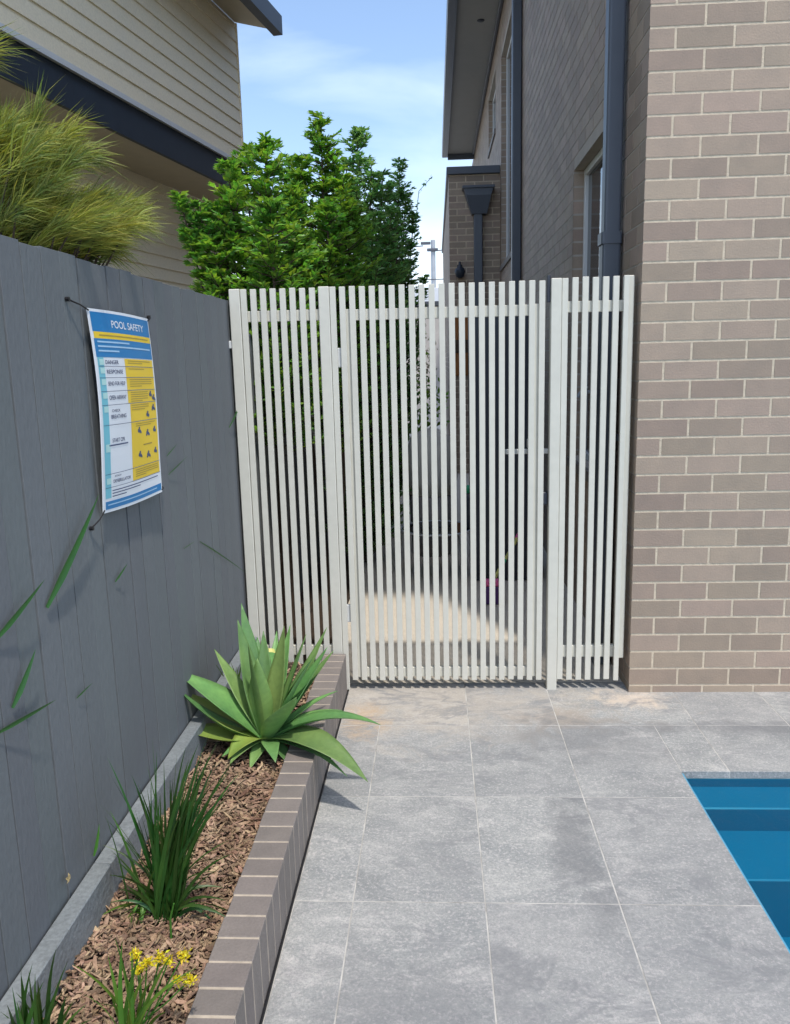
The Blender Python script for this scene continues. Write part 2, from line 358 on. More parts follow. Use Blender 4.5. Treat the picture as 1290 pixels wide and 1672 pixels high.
yA = at(1270, 1320, 2, -.065).y; zA = at(1270, 1357, 1, yA-.0).z
yB = at(1270, 1437, 2, zA).y; zB = at(1270, 1530, 1, yB).z
yC = yB-.42
s.rbox(xs0-.03, xs1, yA, PY+.03, -1.6, -.065, .005)
s.rbox(xs0-.03, xs1, yB, yA+.05, -1.6, zA, .005)
s.rbox(xs0-.03, xs1, yC, yB+.05, -1.6, zB, .005)
s.box(xs0, xs1, -1, yC, -1.6, -1.3)
s.build('pool_steps', M['shell'], pool)
s = MB(); s.box(PX-.03, xs0, -1, PY+.03, -1.6, -.0315); s.box(xs0, xs1, PY, PY+.03, -1.6, -.0315); s.build('pool_wall', M['shell'], pool)
s = MB(); s.box(PX-.004, PX+.006, -1, PY-.004, -.031, -.006); s.build('pool_rim', M['rim'], pool)
MB().quad((PX+.004, -1, WZ), (4.2, -1, WZ), (4.2, PY-.002, WZ), (PX+.004, PY-.002, WZ)).build('water', M['water'])['kind'] = 'structure'

# --- passage beyond the gate
MB().box(-.62, .94, 3.861, 22, -.3, -.006).build('passage_path', M['path'])['kind'] = 'structure'
MB().box(-1.4, -.62, 3.85, 22, -.3, .02).build('passage_garden_bed', M['soil'])['kind'] = 'structure'

# --- garden bed soil and mulch
def mz(x, y): return .155+.02*noise.noise(Vector((x*6, y*6, 0)))+.02*max(0, (-.7-x)/.2)
MB().grid(lambda a, b: (-.93+.37*a, -.3+4.05*b, mz(-.93+.37*a, -.3+4.05*b)-.012), 10, 90).build('garden_soil', M['soil'], smooth=True)['kind'] = 'structure'
mb = MB()
for i in range(15000):
    x = rnd.uniform(-.91, -.575); y = 3.72-3.0*rnd.random()**.8 if i % 4 else rnd.uniform(.7, 2.6)
    z = mz(x, y)+rnd.uniform(-.008, .012)
    L_ = rnd.choice((.005, .008, .012, .02))*rnd.uniform(.7, 1.4); W_ = min(.0055, L_*rnd.uniform(.12, .42)); T_ = rnd.uniform(.0008, .002)
    a = rnd.uniform(0, 6.283); tl = rnd.gauss(0, .35); rl = rnd.gauss(0, .6)
    ax = Vector((math.cos(a)*math.cos(tl), math.sin(a)*math.cos(tl), math.sin(tl)))
    ay = Vector((-math.sin(a), math.cos(a), 0)); ay = (ay*math.cos(rl)+ax.cross(ay)*math.sin(rl)); az = ax.cross(ay)
    n = len(mb.v); c = Vector((x, y, z))
    # irregular shard: six-sided outline, two layers
    for sg in (-1, 1):
        for (p, q) in ((-1, -.4), (-.5, -1), (.55, -.8), (1, .1), (.4, 1), (-.7, .7)):
            mb.v.append(tuple(c+ax*L_*p*rnd.uniform(.8, 1.1)+ay*W_*q*rnd.uniform(.7, 1.2)+az*T_*sg))
    mb.f.append(tuple(n+k for k in range(5, -1, -1))); mb.f.append(tuple(n+6+k for k in range(6)))
    for k in range(6): mb.f.append((n+k, n+(k+1) % 6, n+6+(k+1) % 6, n+6+k))
tag(mb.build('bark_mulch', M['chip']), 'brown and tan bark mulch covering the narrow garden bed', 'mulch', kind='stuff')

# ================================================================ BRICKWORK
def bricks(mb, org, ud, nd, L_, z0, z1, odd0, even0, holes=(), pitch=.2435, ch=.08646, zb=.037, dep=.012, j=.0115):
    "face bricks; ud = along, nd = outward; joints start at odd0/even0 from org"
    org = Vector(org); ud = Vector(ud); nd = Vector(nd); k = math.floor((z0-zb)/ch)
    while zb+k*ch < z1-.001:
        a = zb+k*ch; lo = max(a+j/2, z0); hi = min(a+ch-j/2, z1)
        s0 = (odd0 if k % 2 else even0); js = [-1e9]
        x = s0
        while x < L_: js.append(x); x += pitch
        js.append(1e9)
        for i in range(len(js)-1):
            l = max(0, js[i]+j/2); r = min(L_, js[i+1]-j/2)
            segs = [(l, r)]
            for (h0, h1, hz0, hz1) in holes:
                if hi > hz0+.01 and lo < hz1-.01:
                    ns_ = []
                    for (p, q) in segs:
                        if q <= h0 or p >= h1: ns_.append((p, q)); continue
                        if p < h0: ns_.append((p, h0))
                        if q > h1: ns_.append((h1, q))
                    segs = ns_
            for (l2, r2) in segs:
                if r2-l2 < .012: continue
                n = len(mb.v)
                for dd in (-dep, 0):
                    for zz in (lo, hi):
                        for uu in (l2, r2): mb.v.append(tuple(org+ud*uu+nd*dd+Vector((0, 0, zz))))
                mb.f += [tuple(n+q for q in f) for f in ((4, 5, 7, 6), (0, 4, 6, 2), (1, 3, 7, 5), (2, 6, 7, 3), (0, 1, 5, 4))]
        k += 1
CX = .925; YF = 3.73; ZE = 6.05
house = thing('brick_house', (CX, YF, 0), 'two storey taupe brick house on the right with dark grey downpipes', 'house')
mb = MB(); bricks(mb, (CX, YF, 0), (1, 0, 0), (0, -1, 0), 3.2, -.02, ZE, .110, .232)
mb.build('front_wall', M['brick'], house)
# windows in the side wall: (y0, y1, z0, z1)
WIN = [(4.32, 5.585, .95, 2.82), (9.35, 11.4, 2.86, 5.5), (12.4, 13.9, 4.9, 5.7)]
holes = [(a-YF-.012, b-YF-.012, c, d) for a, b, c, d in WIN]
mb = MB(); bricks(mb, (CX, YF+.012, 0), (0, 1, 0), (-1, 0, 0), 16, -.02, ZE, .225, .105, holes, j=.009)
mb.build('side_wall', M['brick'], house)
mb = MB()     # mortar body with window openings cut out as piers and spandrels
d = .002; xa = CX+d; xb = CX+.11
mb.box(xa+.001, CX+3.2, YF+d, YF+.11, -.3, ZE)
mb.build('mortar', M['mortar'], house); mb = MB(); mb.box(xa, xa+.05, YF+d+.001, YF+.11, -.3, ZE-.001)
ys = [YF+.11] ; 
for (a, b, c, e) in WIN:
    mb.box(xa, xb, ys[-1], a, -.3, ZE); mb.box(xa, xb, a, b, -.3, c); mb.box(xa, xb, a, b, e, ZE); ys.append(b)
mb.box(xa, xb, ys[-1], 20, -.3, ZE)
mb.box(CX+3.1, CX+3.2, YF+.11, 20, -.3, ZE)
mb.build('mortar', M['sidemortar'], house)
for wi, (a, b, c, e) in enumerate(WIN):
    # brick reveal facing the camera at the far jamb and its twin
    rv = MB(); bricks(rv, (CX, b-.001, 0), (1, 0, 0), (0, -1, 0), .105, c, e, .2, .2, dep=.008, j=.013)
    rv.build('window_reveal', M['brick'], house)
    fr = MB(); xf, xg = CX+.065, CX+.105; t_ = .045
    fr.rbox(xf, xg, a+.002, a+t_, c+.002, e-.002); fr.rbox(xf, xg, b-t_-.012, b-.012, c+.002, e-.002)
    fr.rbox(xf, xg, a+t_, b-t_-.012, c+.002, c+t_); fr.rbox(xf, xg, a+t_, b-t_-.012, e-t_, e-.002)
    m_ = (a+b)/2; fr.rbox(xf+.004, xg, m_-.02, m_+.02, c+t_, e-t_)
    W_ = fr.build('window', M['white'], house)
    gl = MB(); gl.box(xg-.018, xg-.012, a+t_, m_-.02, c+t_, e-t_); gl.box(xg-.018, xg-.012, m_+.02, b-t_-.012, c+t_, e-t_)
    g_ = gl.build('pane', M['glass'], house); g_.parent = W_; g_.location = (0, 0, 0)
    si = MB(); si.rbox(CX-.022, xf-.002, a+.003, b-.014, c-.07, c-.001, .004); s_ = si.build('sill', M['pbrick'], house); s_.parent = W_
    bd = MB(); bd.box(CX+.2, CX+.21, a-.3, b+.3, c-.3, e+.3); q_ = bd.build('curtain', M['soffit'], house); q_.parent = W_

# roof, soffit, gutter
OV = .60
ZS = ZE
so_ = MB(); so_.box(CX-OV+.02, CX-.006, YF-.45, 18.6, ZS, ZS+.012); so_.box(CX-.006, CX+3.6, YF-.45, YF-.004, ZS, ZS+.012)
so_.build('soffit', M['soffit'], house)
tr = MB(); tr.rbox(CX-.05, CX-.006, YF+.02, 18.5, ZS-.055, ZS-.002, .006); tr.build('cornice_strip', M['blue_black'], house)
gt = MB()
def gut(mb, x):
    prof = [(0, 0), (-.115, 0), (-.125, .02), (-.125, .12), (-.11, .125), (-.11, .02), (-.01, .015), (0, .13)]
    n = len(mb.v)
    for y in (YF-.57, 18.7):
        for (px, pz) in prof: mb.v.append((x+px, y, ZS-.05+pz))
    k = len(prof)
    for i in range(k): mb.f.append((n+i, n+(i+1) % k, n+k+(i+1) % k, n+k+i))
    mb.f.append(tuple(n+i for i in range(k))); mb.f.append(tuple(n+k+i for i in range(k)))
gut(gt, CX-OV+.02)
gt.build('gutter', M['blue_black'], house)
fa = MB(); fa.box(CX-OV+.02, CX-OV+.04, YF-.45, 18.6, ZS+.013, ZS+.2); fa.box(CX-OV+.02, CX-.0, 18.6, 18.63, ZS-.12, ZS+.2); fa.build('fascia', M['blue_black'], house)
rf = MB(); pr = [(CX-OV-.1, ZS+.2), (CX+3.6, ZS+2.0), (CX+3.6, ZS+1.96), (CX-OV-.1, ZS+.16)]
for y in (YF-.5, 18.7):
    for (x, z) in pr: rf.v.append((x, y, z))
rf.f += [(0, 1, 5, 4), (2, 3, 7, 6), (0, 3, 2, 1), (4, 5, 6, 7), (0, 4, 7, 3)]
rf.build('roof', M['farroof'], house)
p = at(785, 33, 2, ZS)
MB().lathe((p.x, p.y, ZS-.012), [(.02, -.004), (.045, 0), (.05, .008), (.05, .012)], 16).build('downlight', M['darkmetal'], house)

def downpipe(mb, x0, x1, y0, y1, z0, z1, r=.012):
    n = len(mb.v); pts = []
    for (cx_, cy_, a0) in ((x1-r, y1-r, 0), (x0+r, y1-r, 90), (x0+r, y0+r, 180), (x1-r, y0+r, 270)):
        for k in range(4): an = R(a0+30*k); pts.append((cx_+r*math.cos(an), cy_+r*math.sin(an)))
    for z in (z0, z1):
        for q in pts: mb.v.append((*q, z))
    k = len(pts)
    for i in range(k): mb.f.append((n+i, n+(i+1) % k, n+k+(i+1) % k, n+k+i))
    mb.f.append(tuple(n+k+i for i in range(k))); mb.f.append(tuple(n+i for i in range(k))[::-1])
# near downpipe
dy0, dy1 = 4.10, 4.20
mb = MB(); downpipe(mb, CX-.100, CX-.012, dy0, dy1, 0.0, 2.16); downpipe(mb, CX-.108, CX-.008, dy0-.006, dy1+.006, 2.16, 2.215); downpipe(mb, CX-.094, CX-.014, dy0+.004, dy1-.004, 2.215, ZS-.02)
mb.box(CX-.012, CX, dy0-.03, dy1+.03, 1.2, 1.23); mb.box(CX-.012, CX, dy0-.03, dy1+.03, 3.6, 3.63)
mb.build('downpipe', M['blue_black'], house, smooth=False)
mb = MB(); downpipe(mb, CX-.100, CX-.006, 8.78, 8.9, 0.0, ZS-.02); mb.build('downpipe', M['blue_black'], house)

# single-storey wing jutting into the passage
YW = 11.6; WX = .225
a0 = at(775, 272, 1, YW); WZt = a0.z
mb = MB(); bricks(mb, (WX, YW, 0), (1, 0, 0), (0, -1, 0), CX-WX-.001, -.02, WZt-.1, .11, .232, j=.016); mb.build('wing_front_wall', M['brick'], house)
mb = MB(); bricks(mb, (WX, YW+.012, 0), (0, 1, 0), (-1, 0, 0), 8, -.02, WZt-.1, .225, .105); mb.build('wing_side_wall', M['brick'], house)
mb = MB(); mb.box(WX+.004, CX-.002, YW+.004, YW+8, -.3, WZt-.1); mb.build('wing_mortar', M['mortar'], house)
mb = MB(); mb.rbox(WX-.03, CX-.003, YW-.05, YW+8.05, WZt-.098, WZt, .006); mb.build('parapet_capping', M['blue_black'], house)
rh = thing('rainwater_head', (0, YW, 0), 'dark grey tapered rain head with its downpipe on the far brick wing', 'rain head')
p0 = at(757, 310, 1, YW-.1); p1 = at(805, 310, 1, YW-.1); p2 = at(770, 350, 1, YW-.1); p3 = at(795, 350, 1, YW-.1)
mb = MB(); n = 0
zt, zb_ = p0.z, p2.z
mb.v += [(p0.x, YW-.2, zt), (p1.x, YW-.2, zt), (p1.x, YW-.001, zt), (p0.x, YW-.001, zt),
         (p0.x+.03, YW-.2, zt-.09), (p1.x-.03, YW-.2, zt-.09), (p1.x-.03, YW-.001, zt-.09), (p0.x+.03, YW-.001, zt-.09),
         (p2.x, YW-.14, zb_), (p3.x, YW-.14, zb_), (p3.x, YW-.001, zb_), (p2.x, YW-.001, zb_)]
for a_ in (0, 4): mb.f += [(a_, a_+1, a_+5, a_+4), (a_+1, a_+2, a_+6, a_+5), (a_+3, a_, a_+4, a_+7)]
mb.f += [(0, 3, 2, 1), (8, 9, 10, 11)]
mb.rbox(p0.x-.02, p1.x+.02, YW-.22, YW-.002, zt, zt+.035, .005)
mb.build('hopper', M['blue_black'], rh)
q0 = at(774, 400, 1, YW-.1).x; q1 = at(788, 400, 1, YW-.1).x
mb = MB(); downpipe(mb, q0, q1, YW-.12, YW-.012, 0, zb_+.001); mb.box(q0-.03, q1+.03, YW-.012, YW-.002, 2.2, 2.24); mb.build('downpipe', M['blue_black'], rh)
lp = at(751, 443, 1, YW-.12)
lamp = thing('wall_lamp', (lp.x, YW, lp.z), 'small black lantern on the far brick wing left of the downpipe', 'lamp')
MB().rbox(lp.x-.035, lp.x+.035, YW-.02, YW-.001, lp.z-.06, lp.z+.1, .004).build('bracket', M['tie'], lamp)
MB().lathe((lp.x, YW-.1, lp.z-.09), [(.02, 0), (.055, .02), (.075, .09), (.06, .13), (.02, .16), (.012, .22)], 14).build('lantern', M['navy'], lamp, smooth=True)

# ================================================================ LEFT FENCE
FX = -.961
fence = thing('paling_fence', (FX, 2, 0), 'tall dark grey painted timber paling fence along the left side', 'fence')
mb = MB(); y = -.6; i = 0
while y < 3.86:
    wd = rnd.choice((.098, .1, .1, .102)); off = rnd.choice((0, 0, .001, .002, .003)); top = 1.918+rnd.uniform(-.004, .004)
    th = R(rnd.gauss(0, .12))
    mb.rbox(FX-.02-off, FX-off, y, y+wd-rnd.choice((.0035, .005, .0065)), -.2, top, .0006)
    if rnd.random() < .35:    # saw line in the face of a paling
        pass
    y += wd; i += 1
mb.build('palings', M['fence'], fence)
for z in (1.55, .5): MB().box(FX-.07, FX-.031, -.6, 3.84, z, z+.07).build('rail', M['fence'], fence)
for yy in (.3, 2.6): MB().box(FX-.16, FX-.071, yy, yy+.09, -.2, 1.8).build('post', M['fence'], fence)
bf = thing('paling_fence', (FX, 8, 0), 'dark paling fence running on behind the white gate', 'fence')
mb = MB(); y = 3.87
while y < 16: mb.box(FX-.03, FX-.01-rnd.choice((0, .006)), y, y+.097, -.2, 1.78+rnd.uniform(-.01, .01)); y += .1
mb.build('palings', M['fence'], bf)
# edging boards at the fence foot
for (ya, yb, lab) in ((-.5, 1.93, 'grey painted timber edging board at the fence foot, nearer length'), (1.932, 3.76, 'grey painted timber edging board at the fence foot, farther length beside the agave')):
    mb = MB(); mb.rbox(FX+.004, -.907, ya, yb, .02, .288, .003)
    tag(mb.build('edging_board', M['sleeper'], origin=(FX, ya, 0)), lab, 'edging board', 'edging boards along the fence foot')

# ================================================================ PLANTER EDGE
pl = thing('brick_planter', (-.52, 2, 0), 'low brown brick edging wall of upright bricks between mulch and paving', 'planter')
mb = MB(); y = 1.511-.082*22; P_ = .082
while y < 3.73:
    j0 = .0035; ye = min(y+P_-j0, 3.745)
    mb.rbox(-.572+rnd.uniform(-.002, .002), -.464+rnd.uniform(.0, .0012), y+j0, ye, .0, .2+rnd.uniform(.0002, .0014), .0018)
    y += P_
mb.build('bricks', M['pbrick'], pl)
MB().box(-.570, -.4644, -.3, 3.742, -.1, .1992).build('mortar', M['pmortar'], pl)
MB().rbox(-.463, -.4565, -.3, 3.74, -.02, .005, .001).build('base_seal', M['tie'], pl)

# ================================================================ WHITE SLAT GATE
YG = 3.77; SW = .0275; SP = .0457; ST = .016
def slats(mb, x0, n, z0, z1):
    for i in range(n): mb.rbox(x0+i*SP, x0+i*SP+SW, YG, YG+ST, z0+rnd.uniform(-.002, .002), z1+rnd.uniform(-.002, .002), .0015)
ZG0, ZG1 = .05, 1.966
# left fixed panel
lf = thing('slat_panel', (-.7, YG, 0), 'fixed cream slat panel left of the gate beside the grey fence', 'slat panel', 'cream slat screen pieces')
mb = MB(); mb.rbox(-.948, -.898, YG-.004, YG+.046, -.05, 1.968, .003); mb.build('post', M['gate'], lf)
mb = MB(); mb.rbox(-.532, -.482, YG-.004, YG+.046, .0, 1.968, .003); mb.build('post', M['gate'], lf)
mb = MB(); slats(mb, -.895, 8, .125, 1.966); mb.rbox(-.480, -.4525, YG, YG+ST, 0, 1.966, .0015); mb.build('slats', M['gate'], lf)
mb = MB(); mb.rbox(-.897, -.533, YG+ST+.001, YG+ST+.026, 1.818, 1.868, .002); mb.build('rail', M['gate'], lf)
mb = MB(); mb.rbox(-.897, -.533, YG+ST+.001, YG+ST+.026, .18, .23, .002); mb.build('rail', M['gate'], lf)
mb = MB(); mb.rbox(-1.0, -.949, YG+.004, YG+.02, 1.70, 1.735, .002); mb.build('wall_bracket', M['white'], lf)
# gate leaf
gt_ = thing('gate', (0, YG, 0), 'cream vertical slat gate closed in the middle of the screen', 'gate')
mb = MB(); slats(mb, -.436, 21, ZG0, ZG1); mb.build('slats', M['gate'], gt_)
xr = -.436+20*SP+SW
for (xa_, xb_) in ((-.436+SW*.3, -.436+SP+SW*.25), (xr-SP-SW*.25, xr-SW*.3)):
    MB().rbox(xa_, xb_, YG+ST+.001, YG+ST+.041, .06, 1.865, .002).build('stile', M['gate'], gt_)
for (za, zb2) in ((1.813, 1.863), (.062, .112)):
    MB().rbox(-.436+SP+SW*.25+.001, xr-SP-SW*.25-.001, YG+ST+.001, YG+ST+.027, za, zb2, .002).build('rail', M['gate'], gt_)
for z in (.35, 1.6):
    MB().rbox(-.457, -.430, YG+ST+.002, YG+ST+.02, z, z+.09, .003).build('hinge', M['white'], gt_)
p = at(825, 738, 1, YG+.06)
mb = MB(); mb.rbox(p.x, xr+.03, YG+ST+.044, YG+ST+.06, p.z-.012, p.z+.012, .003); mb.rbox(xr-.07, xr-.03, YG+ST+.042, YG+ST+.075, p.z+.015, p.z+.06, .004); mb.build('latch_bar', M['white'], gt_)
mb = MB(); mb.rbox(xr-.005, xr+.022, YG+ST+.004, YG+ST+.05, .93, .99, .003); mb.build('latch', M['darkmetal'], gt_)
# right fixed panel
rg = thing('slat_panel', (.72, YG, 0), 'narrow fixed cream slat panel between the gate and the brick wall', 'slat panel', 'cream slat screen pieces')
mb = MB(); mb.rbox(.531, .579, YG-.006, YG+.044, -.01, 1.974, .003); mb.build('post', M['gate'], rg)
mb = MB(); mb.rbox(.862, .905, YG+.002, YG+.05, .16, 1.978, .004); mb.build('post', M['gate'], rg)
mb = MB(); slats(mb, .581, 6, .05, 1.975); mb.rbox(.8545, .8785, YG-.014, YG+.001, .05, 1.977, .0015); mb.build('slats', M['gate'], rg)
mb = MB(); mb.rbox(.581, .861, YG+ST+.001, YG+ST+.026, 1.822, 1.872, .002); mb.build('rail', M['gate'], rg)
mb = MB(); mb.rbox(.581, .861, YG+ST+.001, YG+ST+.026, .162, .222, .002); mb.build('rail', M['gate'], rg)
mb = MB(); mb.rbox(.515, .53, YG+.01, YG+.03, 1.87, 1.99, .002); mb.build('latch_stop', M['darkmetal'], rg)

# ================================================================ POOL SAFETY SIGN
sg = thing('safety_sign', (FX+.03, 2.4, 1.5), 'blue, yellow and white POOL SAFETY sign tied to the grey fence', 'sign')
TL, TR, BL, BR = Vector((2.195, 1.785)), Vector((2.66, 1.779)), Vector((2.172, 1.218)), Vector((2.632, 1.206))
def sp(s_, t_, o=0):
    a = TL.lerp(TR, s_); b = BL.lerp(BR, s_); q = a.lerp(b, t_)
    x = FX+.016 + .012*math.sin(math.pi*min(1, max(0, t_))) + .018*s_*t_**2 + .004*math.sin(3*s_+2*t_) + .0*s_
    z = q.y - .006*math.sin(math.pi*s_)*(t_**3) + .003*math.sin(math.pi*s_)*(1-t_)**3
    return Vector((x+o, q.x + .004*math.sin(6*t_), z))
def patch(name, m, s0, s1, t0, t1, o, parent=sg, nu=None, nv=None):
    nu = nu or max(1, int((s1-s0)*14)); nv = nv or max(1, int((t1-t0)*18))
    mb = MB()
    mb.grid(lambda a, b: sp(s0+(s1-s0)*a, t0+(t1-t0)*b, o), nu, nv)
    return mb
def build_patch(name, m, rects, o):
    if name in ('blue_band', 'letter_tile', 'yellow_panel') and len(rects) > 1:
        return [build_patch(name, m, [q], o) for q in rects]
    mb = MB()
    for (s0, s1, t0, t1) in rects:
        nu = max(1, int((s1-s0)*14)); nv = max(1, int((t1-t0)*18))
        mb.grid(lambda a, b: sp(s0+(s1-s0)*a, t0+(t1-t0)*b, o), nu, nv)
    return mb.build(name, m, sg, smooth=True)
mb = MB(); mb.grid(lambda a, b: sp(a, b, 0), 14, 18); mb.grid(lambda a, b: sp(1-a, b, -.003), 14, 18)
for e in range(4):
    for k in range(18):
        a0_, a1_ = k/18, (k+1)/18
        f_ = [lambda q: (q, 0), lambda q: (1, q), lambda q: (1-q, 1), lambda q: (0, 1-q)][e]
        mb.quad(sp(*f_(a0_), 0), sp(*f_(a1_), 0), sp(*f_(a1_), -.003), sp(*f_(a0_), -.003))
mb.build('board', M['signwhite'], sg)
e_ = .0006
ROW = [.235, .277, .333, .40, .468, .567, .81, .877]
build_patch('blue_band', M['blue'], [(.022, .985, .014, .108), (.022, .985, .142, .232), (.03, .985, .945, .985)], e_)
build_patch('yellow_panel', M['yellow'], [(.03, .985, .109, .141)] + [(.44+(.03 if i > 3 else 0), .975, ROW[i]+.002, ROW[i+1]-.002) for i in range(7)], e_)
build_patch('teal_strip', M['teal'], [(.03, .115, .233, .93)], e_)
build_patch('letter_tile', M['paleteal'], [(.05, .115, ROW[i]+.006, ROW[i]+.035) for i in range(5)] + [(.05, .115, .66, .70), (.05, .115, .83, .86)], e_*2)
build_patch('dividing_line', M['ink'], [(.03, .98, r_-.0012, r_+.0012) for r_ in ROW[1:]], e_*2.5)
fr_ = []
def lines(s0, s1, t0, n, dt=.011, h=.0035):
    return [(s0, s0+(s1-s0)*(1 if k < n-1 else rnd.uniform(.4, .8)), t0+k*dt, t0+k*dt+h) for k in range(n)]
build_patch('fine_print', M['palebl'], [(.06, .56, .153, .161), (.06, .95, .175, .183), (.06, .37, .197, .205)] + [(.06, .9, .96, .966)], e_*2)
oc = [(.1, .93, .122, .127)]
for i, n in enumerate((2, 1, 4, 5, 3)): oc += lines(.49, .92 if i < 3 else .82, ROW[i]+.01, n, .0115)
oc += lines(.55, .93, .578, 2) + [(.68, .85, .695, .701)] + lines(.52, .95, .822, 4, .011)
build_patch('fine_print', M['ochre'], oc, e_*2)
build_patch('fine_print', M['ink'], lines(.13, .93, .893, 2, .014, .005) + lines(.13, .55, .922, 1, .01, .005) + [(.1, .4, .665, .672)], e_*2)
# little pictures in the yellow panel
def icon(s0, t0, k):
    mb = MB(); pts = [(.5, .12, .16), (.35, .5, .22), (.62, .62, .2), (.8, .8, .13), (.2, .82, .13)][:3+k % 3]
    for (a, b, r_) in pts:
        cx_, cy_ = s0+a*.09, t0+b*.035
        ring = [sp(cx_+r_*.09*math.cos(q*.7854), cy_+r_*.05*math.sin(q*.7854), e_*2) for q in range(8)]
        mb.quad(*ring)
    return mb
mb = MB()
for k, (s0, t0) in enumerate(((.86, .41), (.92, .43), (.90, .485), (.78, .52), (.60, .60), (.76, .62), (.9, .61), (.60, .73), (.76, .74), (.9, .73))):
    icon(s0-.03, t0, k).build('pictogram', M['ink'], sg)

def text_mesh(txt, cs, ct, height, width=None, o=e_*2, bold=.0):
    cu = bpy.data.curves.new('t', 'FONT'); cu.body = txt; cu.size = 1; cu.align_x = 'CENTER'; cu.align_y = 'CENTER'; cu.offset = bold
    ob = bpy.data.objects.new('t', cu); col.objects.link(ob)
    bpy.context.view_layer.update()
    me = bpy.data.meshes.new_from_object(ob.evaluated_get(bpy.context.evaluated_depsgraph_get()))
    vs = [v.co.copy() for v in me.vertices]; fs = [tuple(p_.vertices) for p_ in me.polygons]
    bpy.data.objects.remove(ob); bpy.data.curves.remove(cu); bpy.data.meshes.remove(me)
    x0, x1 = min(v.x for v in vs), max(v.x for v in vs); y0, y1 = min(v.y for v in vs), max(v.y for v in vs)
    kx = width/(x1-x0); ky = height/(y1-y0)
    out = MB()
    out.v = [tuple(sp(cs+(v.x-(x0+x1)/2)*kx, ct-(v.y-(y0+y1)/2)*ky, o)) for v in vs]; out.f = fs
    return out
text_mesh('POOL SAFETY', .585, .066, .037, .56, bold=.012).build('title', M['signwhite'], sg)
hd = MB()
for (tx, cs, ct, wd, h) in (('DANGER', .235, .256, .2, .02), ('RESPONSE', .265, .303, .25, .02), ('SEND FOR HELP', .275, .362, .27, .02), ('OPEN AIRWAY', .275, .432, .27, .022),
                            ('CHECK', .23, .497, .13, .014), ('BREATHING', .27, .527, .24, .02), ('START CPR', .25, .645, .2, .02), ('ATTACH', .22, .825, .1, .01), ('DEFIBRILLATOR', .29, .85, .28, .017)):
    text_mesh(tx, cs, ct, h, wd, bold=.01).build('row_heading', M['ink'], sg)
for (c0, c1) in ((sp(.01, .01), (FX+.003, 2.108, 1.802)), (sp(.99, .012), (FX+.004, 2.705, 1.787)), (sp(.01, .985), (FX+.004, 2.118, 1.187)), (sp(.99, .985), (FX+.004, 2.70, 1.208))):
    c1 = Vector(c1); MB().tube([c0+Vector((.001, 0, 0)), (c0+c1)/2+Vector((.006, 0, 0)), c1], [.0022, .0022, .0028], 6).tube([c1-Vector((.004, 0, 0)), c1+Vector((.006, 0, 0))], .006, 8).build('cable_tie', M['tie'], sg)

# ================================================================ NEIGHBOUR'S WEATHERBOARD HOUSE
dr = Vector((.17260555, .98499103, 0)).normalized(); nn = Vector((dr.y, -dr.x, 0))       # along, outward (towards the passage)
K = 1.111
cor = Vector((-2.0304*K, 9.0*K, 0))
wh = thing('weatherboard_house', (cor.x, cor.y, 0), 'cream weatherboard house with dark trim rising behind the left fence', 'house')
def boards(mb, base, L_, z0, z1, pitch, lap=.02, th=.012):
    "lapped boards along -dr from base, facing nn"
    z = z0
    while z < z1-.01:
        zt_ = min(z+pitch, z1); a = base+nn*lap; b = base+nn*.004
        p = [a, a-dr*L_, b-dr*L_, b]
        mb.quad(p[0]+Vector((0, 0, z)), p[1]+Vector((0, 0, z)), p[2]+Vector((0, 0, zt_+.004)), p[3]+Vector((0, 0, zt_+.004)))
        mb.quad(base+nn*.0+Vector((0, 0, z)), base-dr*L_+Vector((0, 0, z)), a-dr*L_+Vector((0, 0, z)), a+Vector((0, 0, z)))
        mb.quad(a+Vector((0, 0, z)), b+Vector((0, 0, zt_)), base+Vector((0, 0, zt_)), base+Vector((0, 0, z)))
        z += pitch
Z1 = (3.704-CH)*K+CH; Z2 = (5.102-CH)*K+CH+.02; BH = (3.704-3.445)*K
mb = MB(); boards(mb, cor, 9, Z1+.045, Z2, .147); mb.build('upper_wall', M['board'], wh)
mb = MB(); c_ = cor+nn*.012; mb.obox(c_-dr*4.5+Vector((0, 0, Z1+.022)), dr*4.5, nn*.016, Vector((0, 0, .0225))); mb.build('drip_board', M['white'], wh)
mb = MB(); mb.obox(cor-dr*4.5-nn*.03+Vector((0, 0, Z1-BH/2)), dr*4.5, nn*.02, Vector((0, 0, BH/2))); mb.build('dark_fascia', M['navy'], wh)
off2 = 3.5534*K*.17
mb = MB(); mb.obox(cor-dr*4.0-nn*(off2/2+.05)+Vector((0, 0, Z1-BH+.02)), dr*5.1, nn*(off2/2), Vector((0, 0, .01))); mb.build('soffit', M['soffit2'], wh)
c2_ = cor-nn*off2+dr*1.0
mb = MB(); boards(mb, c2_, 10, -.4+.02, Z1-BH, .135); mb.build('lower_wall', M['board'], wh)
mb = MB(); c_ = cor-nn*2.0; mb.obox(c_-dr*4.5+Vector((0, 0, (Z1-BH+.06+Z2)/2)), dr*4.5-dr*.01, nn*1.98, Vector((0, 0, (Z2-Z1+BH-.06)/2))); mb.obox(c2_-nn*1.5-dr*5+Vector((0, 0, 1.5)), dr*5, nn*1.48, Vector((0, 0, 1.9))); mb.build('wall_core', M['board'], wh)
mb = MB(); mb.obox(cor+nn*.006+dr*.008+Vector((0, 0, (Z1+Z2)/2+.02)), dr*.012, nn*.018, Vector((0, 0, (Z2-Z1)/2-.02))); mb.build('corner_trim', M['board'], wh)
